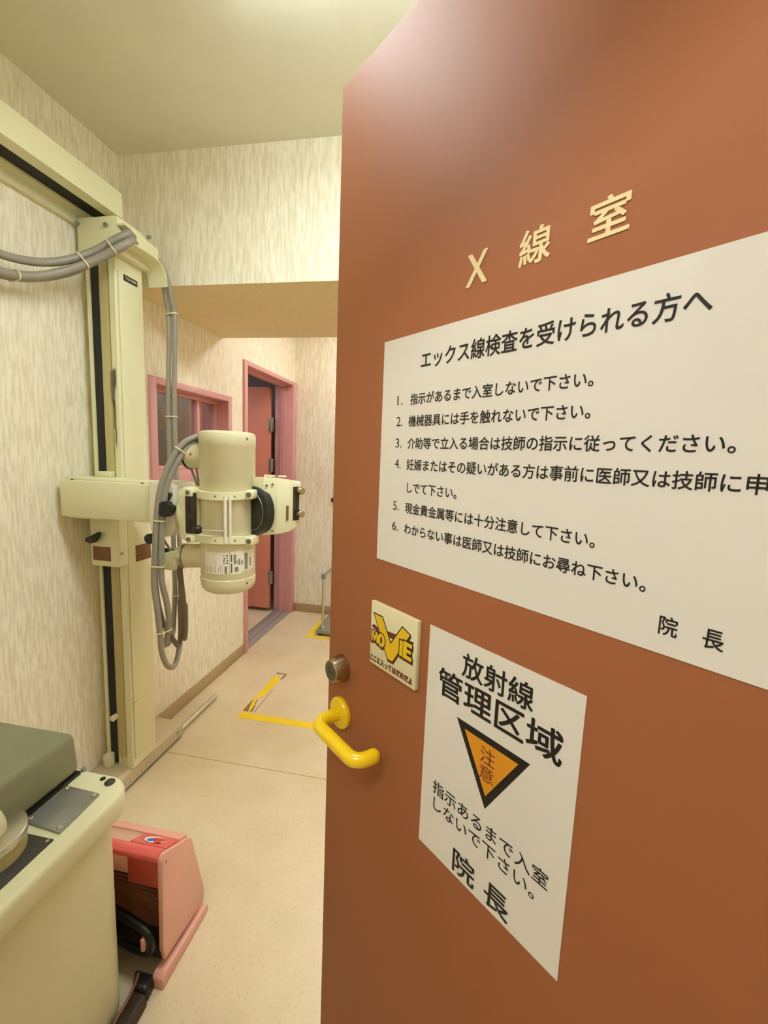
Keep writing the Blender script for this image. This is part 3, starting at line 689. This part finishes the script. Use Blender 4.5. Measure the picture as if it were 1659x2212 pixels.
# rotation disc and collimator
b_ = math.radians(62); bd = Vector((math.cos(b_), math.sin(b_), 0))
dc = Vector((-0.680, 1.345, 1.2035))
dk = S(MB().lathe(dc-bd*0.012, dc+bd, [(0, 0), (0, 0.062), (0.003, 0.062), (0.003, 0.074), (0.006, 0.083), (0.034, 0.083), (0.034, 0.0)], 56)).build('rotation_disc', M['discgreen'], st)
S(MB().torus(dc-bd*0.010, bd, 0.064, 0.0012, 48, 6)).build('disc_scale', M['steel'], dk)
def S2(mb): return S(mb.xf(Matrix.Translation((-0.016, 0, 0))))
pl = [(-0.690, 1.352), (-0.622, 1.332), (-0.580, 1.345), (-0.5475, 1.372), (-0.5250, 1.412), (-0.56, 1.50), (-0.70, 1.46)]
zt = [1.316, 1.320, 1.318, 1.314, 1.296, 1.30, 1.31]; zb = [1.126, 1.124, 1.128, 1.135, 1.155, 1.14, 1.13]
mb = MB(); A = [mb.bm.verts.new((p[0], p[1], z)) for p, z in zip(pl, zb)]; B = [mb.bm.verts.new((p[0], p[1], z)) for p, z in zip(pl, zt)]
mb.bm.faces.new(A[::-1]); mb.bm.faces.new(B)
for i in range(7): mb.bm.faces.new((A[i], A[(i+1) % 7], B[(i+1) % 7], B[i]))
bmesh.ops.bevel(mb.bm, geom=list(mb.bm.edges), offset=0.003, segments=2, affect='EDGES', profile=0.5)
cl = S2(mb).build('collimator', M['cream'], st, angle=25)
a = Vector((-0.5475, 1.372, 0)); b2 = Vector((-0.5250, 1.412, 0)); dv = (b2-a).normalized(); nv = Vector((dv.y, -dv.x, 0))
def panel(t0, t1, z0, z1, th):
    P = []
    for z in (z0, z1):
        for t, o in ((t0, -0.002), (t1, -0.002), (t1, th), (t0, th)):
            q_ = a+dv*t+nv*o; P.append((q_.x, q_.y, z))
    return MB().hexa([P[3], P[2], P[1], P[0], P[7], P[6], P[5], P[4]], 0.0005)
S2(panel(0.014, 0.040, 1.172, 1.288, 0.0012)).build('control_panel', M['hose'], cl)
for z in (1.275, 1.196):
    p0 = a+dv*0.036; 
    S2(MB().lathe((p0.x, p0.y, z), (p0.x+nv.x, p0.y+nv.y, z), [(0, 0.006), (0.008, 0.006), (0.008, 0.0135), (0.020, 0.0135), (0.024, 0.0105), (0.024, 0)], 20)).build('control_knob', M['lockmetal'], cl)
S2(panel(-0.012, -0.004, 1.175, 1.225, 0.0008)).build('brown_label', M['brownplate'], cl)
mb = MB()
for (x, y, z) in ((-0.612, 1.3325, 1.292), (-0.612, 1.3325, 1.140), (-0.594, 1.339, 1.296), (-0.594, 1.339, 1.140)): mb.cyl((x, y-0.003, z), (x, y+0.004, z), 0.0032, n=10)
pieces(S2(mb), 'screw', M['stain'], cl)
mb = MB().box(-0.640, -0.610, 1.37, 1.40, 1.318, 1.324, 0.002).box(-0.60, -0.575, 1.39, 1.41, 1.318, 1.323, 0.002).cyl((-0.63, 1.36, 1.318), (-0.63, 1.36, 1.326), 0.004, n=8)
pieces(S2(mb), 'top_cover', M['cream'], cl)
S2(MB().box(-0.682, -0.668, 1.33, 1.345, 1.285, 1.335, 0.002)).build('locking_tab', M['hose'], cl)

# cables (each a part with its ties)
def catmull(pts, n=10):
    P = [Vector(p) for p in pts]; Q = []
    for i in range(len(P)-1):
        a, b, c, d = P[max(i-1, 0)], P[i], P[i+1], P[min(i+2, len(P)-1)]
        for k in range(n):
            t = k/n; Q.append(0.5*((2*b)+(c-a)*t+(2*a-5*b+4*c-d)*t*t+(3*b-a-3*c+d)*t**3))
    return Q + [P[-1]]
def cable(pts, r, name='cable', mt=None):
    o = S(MB().tube(pts, r, 14, 8, True)).build(name, mt or M['cable'], st)
    return o, catmull(pts), r
def tie(ka, kb, near, par=None):
    near = Vector(near)
    ia = min(range(len(ka[1])), key=lambda i: (ka[1][i]-near).length); pa = ka[1][ia]
    pb = min(kb[1], key=lambda p: (p-pa).length)
    t = (ka[1][min(ia+1, len(ka[1])-1)]-ka[1][max(ia-1, 0)]).normalized()
    e1 = pb-pa; e1 = (e1-t*e1.dot(t)); h = e1.length/2; e1.normalize(); e2 = t.cross(e1); c = (pa+pb)/2; r = max(ka[2], kb[2])+0.0012
    loop = []
    for k in range(12): a = -PI/2+PI*k/11; loop.append(c+e1*(h+r*math.cos(a))+e2*r*math.sin(a))
    for k in range(12): a = PI/2+PI*k/11; loop.append(c+e1*(-h+r*math.cos(a))+e2*r*math.sin(a))
    n = len(loop); mb = MB(); rings = []
    for i in range(n):
        o = (loop[i]-c).normalized()
        rings.append([mb.bm.verts.new(loop[i]+o*dx+t*dy) for dx, dy in ((-0.001, -0.0024), (0.0014, -0.0024), (0.0014, 0.0024), (-0.001, 0.0024))])
    for i in range(n):
        A, B = rings[i], rings[(i+1) % n]
        for j in range(4): mb.bm.faces.new((A[j], B[j], B[(j+1) % 4], A[(j+1) % 4]))
    hd = c+e1*(h+r+0.001)
    S(mb).build('cable_tie', M['tie'], ka[0])
top_a = [(-1.155, 1.62, 1.891), (-1.180, 1.640, 1.99), (-1.196, 1.638, 2.06), (-1.210, 1.61, 2.115), (-1.215, 1.56, 2.135), (-1.215, 1.49, 2.138)]
top_b = [(-1.181, 1.62, 1.891), (-1.204, 1.638, 1.985), (-1.218, 1.636, 2.06), (-1.228, 1.605, 2.108), (-1.230, 1.55, 2.126), (-1.230, 1.49, 2.128)]
k1 = cable([(-0.835, 1.345, 1.452), (-0.858, 1.33, 1.448), (-0.892, 1.29, 1.423), (-0.922, 1.265, 1.369), (-0.95, 1.25, 1.286), (-0.965, 1.245, 1.203), (-0.977, 1.245, 1.079), (-0.989, 1.25, 0.951), (-0.987, 1.26, 0.851), (-0.991, 1.275, 0.762), (-0.997, 1.29, 0.687), (-0.999, 1.32, 0.624), (-1.008, 1.37, 0.600), (-1.038, 1.44, 0.630), (-1.078, 1.51, 0.685), (-1.122, 1.57, 0.79), (-1.139, 1.60, 0.897), (-1.158, 1.62, 1.149), (-1.166, 1.62, 1.53)] + top_a, 0.0096)
k2 = cable([(-0.842, 1.352, 1.438), (-0.863, 1.34, 1.436), (-0.892, 1.30, 1.403), (-0.913, 1.275, 1.354), (-0.939, 1.258, 1.279), (-0.951, 1.253, 1.195), (-0.960, 1.253, 1.078), (-0.968, 1.26, 0.966), (-0.963, 1.275, 0.881), (-0.967, 1.29, 0.809), (-0.990, 1.31, 0.739), (-1.035, 1.35, 0.687), (-1.064, 1.41, 0.660), (-1.090, 1.47, 0.662), (-1.118, 1.52, 0.70), (-1.146, 1.57, 0.80), (-1.167, 1.60, 0.895), (-1.186, 1.62, 1.148), (-1.193, 1.62, 1.529)] + top_b, 0.0096)
for z_ in ((-0.905, 1.28, 1.40), (-0.969, 1.245, 1.165), (-0.982, 1.25, 1.015), (-0.992, 1.275, 0.775), (-1.158, 1.62, 1.92), (-1.166, 1.62, 1.53), (-1.157, 1.62, 1.075)): tie(k1, k2, z_)
k3 = cable([(-0.942, 1.318, 1.000), (-0.941, 1.32, 0.960), (-0.935, 1.325, 0.867), (-0.938, 1.335, 0.790), (-0.950, 1.35, 0.728), (-0.985, 1.40, 0.700), (-1.03, 1.47, 0.705), (-1.07, 1.53, 0.77)], 0.0098, mt=M['brownhose'])
k4 = cable([(-1.012, 1.285, 1.00), (-1.014, 1.29, 0.93), (-1.012, 1.30, 0.85), (-1.006, 1.32, 0.77), (-1.000, 1.36, 0.70), (-1.01, 1.40, 0.665), (-1.045, 1.46, 0.70), (-1.075, 1.50, 0.80)], 0.0085, mt=M['brownhose'])
tie(k1, k2, (-1.122, 1.57, 0.79))
# thin wires behind the upper socket
cable([(-0.905, 1.335, 1.343), (-0.893, 1.33, 1.320), (-0.880, 1.325, 1.295), (-0.872, 1.325, 1.272)], 0.0042, 'thin_wire')
cable([(-0.885, 1.335, 1.345), (-0.876, 1.33, 1.315), (-0.870, 1.33, 1.275)], 0.0035, 'thin_wire')
cable([(-1.0, 1.30, 1.13), (-0.995, 1.31, 1.09), (-0.975, 1.32, 1.05), (-0.962, 1.325, 1.035)], 0.0042, 'thin_wire')
# high bundle swinging along the wall to the left
k5 = cable([(-1.219, 1.50, 2.131), (-1.19, 1.44, 2.122), (-1.165, 1.405, 2.098), (-1.19, 1.375, 2.065), (-1.245, 1.345, 2.020), (-1.30, 1.285, 1.962), (-1.335, 1.20, 1.912), (-1.345, 1.10, 1.888), (-1.34, 1.00, 1.900), (-1.33, 0.88, 1.95), (-1.32, 0.76, 2.02)], 0.0125)
k6 = cable([(-1.222, 1.50, 2.146), (-1.195, 1.44, 2.142), (-1.178, 1.405, 2.122), (-1.21, 1.378, 2.089), (-1.265, 1.345, 2.040), (-1.315, 1.28, 1.988), (-1.345, 1.20, 1.955), (-1.355, 1.10, 1.940), (-1.35, 1.00, 1.955), (-1.34, 0.88, 2.00), (-1.33, 0.76, 2.06)], 0.0125)
k7 = cable([(-1.232, 1.50, 2.126), (-1.21, 1.445, 2.116), (-1.192, 1.415, 2.092), (-1.215, 1.390, 2.060), (-1.265, 1.36, 2.018), (-1.32, 1.30, 1.957), (-1.36, 1.21, 1.909), (-1.372, 1.10, 1.884), (-1.365, 1.00, 1.897), (-1.355, 0.88, 1.945), (-1.345, 0.76, 2.015)], 0.0105)
for z_ in ((-1.20, 1.37, 2.058), (-1.27, 1.32, 1.995)): tie(k5, k6, z_)
tie(k5, k7, (-1.342, 1.15, 1.898))

# floor guide rod
fr = MB().cyl((-1.298, 1.778, 0.017), (-1.298, 2.11, 0.017), 0.0125, n=20, bev=0.0015)
fr = fr.build('floor_rail', M['chrome']); tag(fr, 'bright steel rod lying on floor at foot of x-ray column', 'rail')
# ------------------------------------------------------------------ cream equipment cabinet at lower left
cb = thing('equipment_cabinet', 'cream rounded equipment cabinet in left foreground with grey cover on top', 'cabinet', (-1.05, 0.52, 0.0))
def rrect(x0, x1, y0, y1, r, n=8):
    P = []
    for (cx_, cy_, a0) in ((x1-r, y1-r, 0), (x0+r, y1-r, 90), (x0+r, y0+r, 180), (x1-r, y0+r, 270)):
        for k in range(n+1):
            a_ = math.radians(a0+90*k/n); P.append((cx_+r*math.cos(a_), cy_+r*math.sin(a_)))
    return P
def loft(loops):
    mb = MB(); R = [[mb.bm.verts.new((p[0], p[1], z)) for p in L] for L, z in loops]
    n = len(R[0])
    for A, B in zip(R, R[1:]):
        for i in range(n): mb.bm.faces.new((A[i], A[(i+1) % n], B[(i+1) % n], B[i]))
    mb.bm.faces.new(R[0][::-1]); mb.bm.faces.new(R[-1]); return mb
X0, X1, Y0, Y1 = -1.36, -0.735, 0.27, 0.853
loops = [(rrect(X0, X1-.018, Y0, Y1-.034, .05), 0.02), (rrect(X0, X1-.020, Y0, Y1-.034, .05), 0.532), (rrect(X0, X1-.003, Y0, Y1-.005, .062), 0.540), (rrect(X0, X1, Y0, Y1, .068), 0.549), (rrect(X0, X1, Y0, Y1, .068), 0.583), (rrect(X0+.0025, X1-.0025, Y0+.0025, Y1-.0025, .066), 0.590), (rrect(X0+.007, X1-.007, Y0+.007, Y1-.007, .062), 0.5942), (rrect(X0+.012, X1-.012, Y0+.012, Y1-.012, .058), 0.595)]
bdy = at(cb, loft(loops)).build('cabinet_body', M['cream'], cb, angle=34)
at(cb, MB().box(X0+.03, X1-.05, Y0+.03, Y1-.06, 0.0, 0.022)).build('cabinet_plinth', M['black'], cb)
mb = MB().hexa([(-1.33, 0.40, 0.600), (-0.882, 0.40, 0.600), (-0.882, 0.842, 0.600), (-1.33, 0.842, 0.600), (-1.32, 0.41, 0.716), (-0.886, 0.41, 0.716), (-0.886, 0.836, 0.706), (-1.32, 0.836, 0.706)], 0.018, 4)
hsg = at(cb, mb).build('grey_cover', M['greygreen'], cb, angle=60)
at(cb, MB().box(-1.32, -0.879, 0.41, 0.835, 0.594, 0.603)).build('cover_gap_shadow', M['black'], hsg)  # black slab drawn as the gap shadow under the grey cover
mpl = at(cb, MB().hexa([(-0.874, 0.689, 0.596), (-0.7765, 0.681, 0.596), (-0.7815, 0.788, 0.596), (-0.872, 0.792, 0.596), (-0.874, 0.689, 0.6005), (-0.7765, 0.681, 0.6005), (-0.7815, 0.788, 0.6005), (-0.872, 0.792, 0.6005)], 0.001)).build('metal_plate', M['steel'], cb)
for (x, y) in ((-0.866, 0.696), (-0.786, 0.690), (-0.789, 0.779), (-0.866, 0.784)):
    at(cb, MB().cyl((x, y, 0.600), (x, y, 0.605), 0.0055, n=14, bev=0.0015)).build('plate_screw', M['chrome'], mpl)
rp = at(cb, MB().box(-0.93, -0.776, 0.545, 0.668, 0.5945, 0.5975, 0.001)).build('recessed_plate', M['darkcab'], cb)
pieces(at(cb, MB().cyl((-0.783, 0.660, 0.597), (-0.783, 0.660, 0.600), 0.0035, n=10).cyl((-0.783, 0.555, 0.597), (-0.783, 0.555, 0.600), 0.0035, n=10)), 'plate_screw', M['chrome'], rp)
fl_ = at(cb, MB().lathe((-0.870, 0.607, 0.597), (-0.870, 0.607, 2), [(0, 0.0), (0, 0.066), (0.028, 0.066), (0.030, 0.062), (0.032, 0.064)], 48)).build('flange_base', M['olivecream'], cb)
at(cb, MB().lathe((-0.870, 0.607, 0.628), (-0.870, 0.607, 2), [(0, 0.0), (0, 0.069), (0.014, 0.069), (0.016, 0.067), (0.016, 0.0)], 48)).build('steel_ring', M['chrome'], fl_)
at(cb, MB().tube([(-0.870, 0.607, 0.643), (-0.868, 0.600, 0.665), (-0.895, 0.590, 0.690), (-0.94, 0.575, 0.705), (-1.00, 0.555, 0.712)], 0.037, 24, 6)).build('elbow_pipe', M['cream'], cb)
at(cb, MB().cyl((-0.789, 0.826, 0.5945), (-0.789, 0.826, 0.601), 0.0115, n=20, bev=0.003)).build('top_bolt', M['darkcab'], cb)
at(cb, MB().cyl((-0.815, 0.833, 0.5945), (-0.815, 0.833, 0.5962), 0.0065, n=16)).build('screw_hole', M['black'], cb)
at(cb, MB().cyl((-0.882, 0.846, 0.594), (-0.882, 0.846, 0.603), 0.006, n=12)).build('cover_screw', M['steel'], cb)

# ------------------------------------------------------------------ pink slant-sided floor box
pk = thing('floor_heater', 'pink boxy floor unit with red top strip beside the cream cabinet', 'heater', (-0.84, 0.97, 0.0))
def K(mb): return at(pk, mb)
prof = [(0.874, 0.062), (0.868, 0.100), (0.868, 0.362), (0.880, 0.372), (0.985, 0.318), (0.996, 0.306), (1.052, 0.085), (1.046, 0.045)]
for x0, x1 in ((-0.702, -0.690), (-1.02, -1.008)):
    K(MB().prism(prof, 'x', x0, x1, 0.004)).build('side_panel', M['pinkplastic'], pk)
K(MB().prism([(0.880, 0.354), (0.880, 0.367), (0.984, 0.312), (1.045, 0.070), (1.036, 0.062), (0.975, 0.300)], 'x', -1.008, -0.702, 0.002)).build('back_shell', M['pinkplastic'], pk)
tp = K(MB().prism([(0.876, 0.360), (0.884, 0.370), (0.960, 0.331), (0.956, 0.322), (0.886, 0.354)], 'x', -1.008, -0.702, 0.002)).build('top_plate', M['pinktan'], pk)
rs = K(MB().prism([(0.868, 0.352), (0.868, 0.366), (0.882, 0.3735), (0.898, 0.3655), (0.896, 0.359), (0.884, 0.363), (0.876, 0.357), (0.876, 0.352)], 'x', -1.008, -0.702, 0.002)
       .prism([(0.900, 0.3580), (0.901, 0.3640), (0.958, 0.3350), (0.956, 0.3290)], 'x', -0.806, -0.702, 0.001)).build('red_top', M['redplastic'], pk)
K(MB().prism([(0.954, 0.328), (0.957, 0.3375), (0.990, 0.3215), (0.992, 0.310), (0.985, 0.306)], 'x', -1.008, -0.702, 0.002)).build('top_rim', M['pinkplastic'], pk)
# sticker on the slanted top
tv = Vector((0, 0.066, -0.034)).normalized(); tn = Vector((0, 0.034, 0.066)).normalized(); t0_ = Vector((-0.752, 0.927, 0.3512))
def disc(cx_, cy_, rx, ry, h, mt, nm, par):
    P = []
    for k in range(28):
        a_ = 2*PI*k/28; q_ = t0_+Vector((1, 0, 0))*(cx_+rx*math.cos(a_))+tv*(cy_+ry*math.sin(a_))+tn*h; P.append(q_)
    K(MB().poly(P)).build(nm, mt, par, smooth=False)
disc(0.0, 0.0, 0.030, 0.020, 0.0012, M['white'], 'sticker', rs)
disc(0.008, 0.004, 0.020, 0.011, 0.0018, M['red'], 'sticker_print', rs)
disc(-0.010, -0.006, 0.0095, 0.0095, 0.0022, M['blue'], 'sticker_print', rs)
disc(0.012, -0.010, 0.0105, 0.0085, 0.0024, M['red'], 'sticker_print', rs)
inn = K(MB().box(-1.008, -0.702, 0.915, 0.925, 0.10, 0.345)).build('front_grille', M['darkgrille'], pk)
mb = MB()
for k in range(9):
    z = 0.150+0.013*k
    mb.box(-1.0, -0.74, 0.911, 0.9155, z, z+0.0045)
pieces(K(mb), 'grille_slat', M['darkgrille'], inn)
K(MB().prism([(0.870, 0.276), (0.870, 0.354), (0.884, 0.354), (0.884, 0.282)], 'x', -0.790, -0.702, 0.002)).build('red_front_patch', M['darkred'], pk)
K(MB().prism([(0.872, 0.300), (0.872, 0.354), (0.886, 0.354), (0.886, 0.300)], 'x', -1.008, -0.790, 0.002)).build('front_strip', M['pinkplastic'], pk)
K(MB().box(-1.008, -0.702, 0.875, 1.03, 0.062, 0.10)).build('bottom_tray', M['hose'], pk)
K(MB().tube([(-0.86, 0.885, 0.165), (-0.80, 0.876, 0.160), (-0.745, 0.868, 0.150), (-0.722, 0.864, 0.130), (-0.722, 0.864, 0.105), (-0.735, 0.866, 0.085), (-0.775, 0.87, 0.078), (-0.84, 0.88, 0.080)], 0.0105, 12, 6, True)).build('power_cord', M['black'], pk)
K(MB().box(-0.747, -0.734, 0.852, 0.872, 0.098, 0.137, 0.005, 3)).build('cord_hook', M['pinkplastic'], pk)
for x0, x1 in ((-0.715, -0.683), (-1.027, -0.995)):
    K(MB().prism([(0.852, 0.002), (0.852, 0.030), (0.864, 0.042), (1.052, 0.030), (1.060, 0.018), (1.058, 0.002)], 'x', x0, x1, 0.004)).build('foot', M['pinkplastic'], pk)
K(MB().box(-1.0, -0.71, 0.90, 1.02, 0.03, 0.064)).build('base_tray', M['hose'], pk)
K(MB().box(-0.689, -0.6885, 0.884, 0.887, 0.340, 0.346)).build('slot_mark', M['black'], pk)

# dark cable end on the floor beside the cabinet
cn = thing('cable_plug', 'dark brown cable end with ribbed collar on floor beside cream cabinet', 'cable', (-0.735, 0.80, 0.0))
def N(mb): return at(cn, mb)
N(MB().hexa([(-0.748, 0.815, 0.001), (-0.700, 0.815, 0.001), (-0.708, 0.866, 0.001), (-0.776, 0.866, 0.001), (-0.745, 0.822, 0.040), (-0.708, 0.822, 0.040), (-0.714, 0.860, 0.036), (-0.770, 0.860, 0.036)], 0.010, 3)).build('plug_body', M['black'], cn)
N(MB().hexa([(-0.732, 0.62, 0.001), (-0.690, 0.62, 0.001), (-0.698, 0.820, 0.001), (-0.748, 0.820, 0.001), (-0.730, 0.62, 0.024), (-0.694, 0.62, 0.024), (-0.706, 0.820, 0.034), (-0.746, 0.820, 0.034)], 0.008, 3)).build('cable_strap', M['hose'], cn)
N(MB().tube([(-0.752, 0.850, 0.036), (-0.742, 0.825, 0.040), (-0.738, 0.79, 0.035), (-0.738, 0.75, 0.031), (-0.728, 0.69, 0.026), (-0.722, 0.62, 0.024)], 0.004, 8, 6)).build('trim_cord', M['brownplate'], cn)

# ------------------------------------------------------------------ floor tape
def tape(label, parts):
    t = thing('floor_tape', label, 'floor tape', parts[0][3], None)
    for nm, mt, poly, _ in parts:
        at(t, MB().prism(poly, 'z', 0.0004, 0.0012 if mt is not M['glue'] else 0.0008)).build(nm, mt, t, smooth=False)
o1 = (-1.09, 1.975, 0)
tape('torn yellow floor tape corner nearer the door handle', [
    ('long_strip', M['tape'], [(-1.062, 1.974), (0.3, 1.978), (0.3, 2.030), (-1.062, 2.026)], o1),
    ('corner_patch', M['tape'], [(-1.094, 1.972), (-1.063, 1.972), (-1.063, 2.035), (-1.090, 2.038)], o1),
    ('torn_strip', M['tape'], [(-1.062, 2.038), (-1.052, 2.038), (-1.058, 2.11), (-1.076, 2.16), (-1.048, 2.20), (-1.040, 2.28), (-1.032, 2.40), (-1.070, 2.425), (-1.087, 2.42), (-1.088, 2.16), (-1.078, 2.10)], o1),
    ('glue_mark', M['glue'], [(-1.094, 2.038), (-1.062, 2.038), (-1.078, 2.10), (-1.086, 2.17), (-1.094, 2.12)], o1),
    ('glue_mark', M['glue'], [(-1.052, 2.038), (-1.040, 2.045), (-1.048, 2.09), (-1.066, 2.155), (-1.072, 2.158), (-1.057, 2.10)], o1),
    ('glue_mark', M['glue'], [(-1.030, 2.036), (-1.026, 2.036), (-1.026, 2.28), (-1.029, 2.28)], o1),
    ('glue_mark', M['glue'], [(-1.040, 2.38), (-1.018, 2.41), (-1.018, 2.475), (-1.032, 2.472), (-1.032, 2.41)], o1),
    ('glue_mark', M['glue'], [(-1.088, 2.455), (-1.034, 2.462), (-1.034, 2.470), (-1.086, 2.474)], o1)])
o2 = (-1.095, 3.045, 0)
tape('yellow floor tape corner around the grey step by the far wall', [
    ('long_strip', M['tape'], [(-1.06, 3.036), (0.3, 3.036), (0.3, 3.080), (-1.06, 3.080)], o2),
    ('short_strip', M['tape'], [(-1.112, 3.036), (-1.062, 3.036), (-1.066, 3.46), (-1.112, 3.46)], o2)])

# ------------------------------------------------------------------ grey step with handrail by the far wall
sp = thing('step_platform', 'low grey metal step with tube handrail by the far wall', 'step', (-0.8, 3.25, 0))
def Q(mb): return at(sp, mb)
Q(MB().box(-1.042, -0.50, 3.085, 3.46, 0.018, 0.045, 0.004)).build('platform', M['steel'], sp)
for x in (-1.02, -0.53):
    for y in (3.11, 3.43): Q(MB().cyl((x, y, 0), (x, y, 0.02), 0.014, n=14)).build('foot', M['black'], sp)
pieces(Q(MB().cyl((-1.003, 3.14, 0.045), (-1.003, 3.14, 0.47), 0.0105, n=18).cyl((-1.003, 3.42, 0.045), (-1.003, 3.42, 0.47), 0.0105, n=18)), 'post', M['chrome'], sp)
Q(MB().cyl((-1.003, 3.12, 0.47), (-1.003, 3.44, 0.47), 0.012, n=18).box(-1.018, -0.988, 3.124, 3.156, 0.443, 0.485, 0.004)).build('handrail', M['steel'], sp)
pieces(Q(MB().lathe((-1.003, 3.14, 0.045), (-1.003, 3.14, 1), [(0, 0.020), (0.008, 0.020), (0.022, 0.0125)], 20).lathe((-1.003, 3.42, 0.045), (-1.003, 3.42, 1), [(0, 0.020), (0.008, 0.020), (0.022, 0.0125)], 20)), 'post_socket', M['chrome'], sp)

kn = MB().lathe((-1.060, YB, 1.02), (-1.060, YB-1, 1.02), [(0, 0.018), (0.006, 0.02), (0.02, 0.02), (0.026, 0.014), (0.026, 0)], 20).build('wall_stopper', M['black'])
tag(kn, 'small black round stopper on the far wall beside the brown door edge', 'stopper')

# ------------------------------------------------------------------ seen through the window
wc = thing('wooden_cupboard', 'orange wooden cupboard seen through the pink framed window', 'cupboard', (-2.62, 4.0, 0))
at(wc, MB().box(-2.88, -2.38, 3.80, 4.12, 0.0, 1.80, 0.006)).build('cupboard_body', M['wood'], wc)
for x0, x1 in ((-2.865, -2.635), (-2.625, -2.395)): at(wc, MB().box(x0, x1, 3.785, 3.801, 0.06, 1.76, 0.004)).build('cupboard_door', M['wood'], wc)
dc_ = thing('dark_cabinet', 'dark cabinet seen through the left side of the pink framed window', 'cabinet', (-2.5, 2.92, 0))
at(dc_, MB().box(-2.75, -2.30, 2.75, 3.10, 0.0, 1.56, 0.008)).build('cabinet_body', M['darkcab'], dc_)
at(dc_, MB().box(-2.301, -2.285, 2.77, 3.08, 0.08, 1.52, 0.004)).build('cabinet_door', M['darkcab'], dc_)
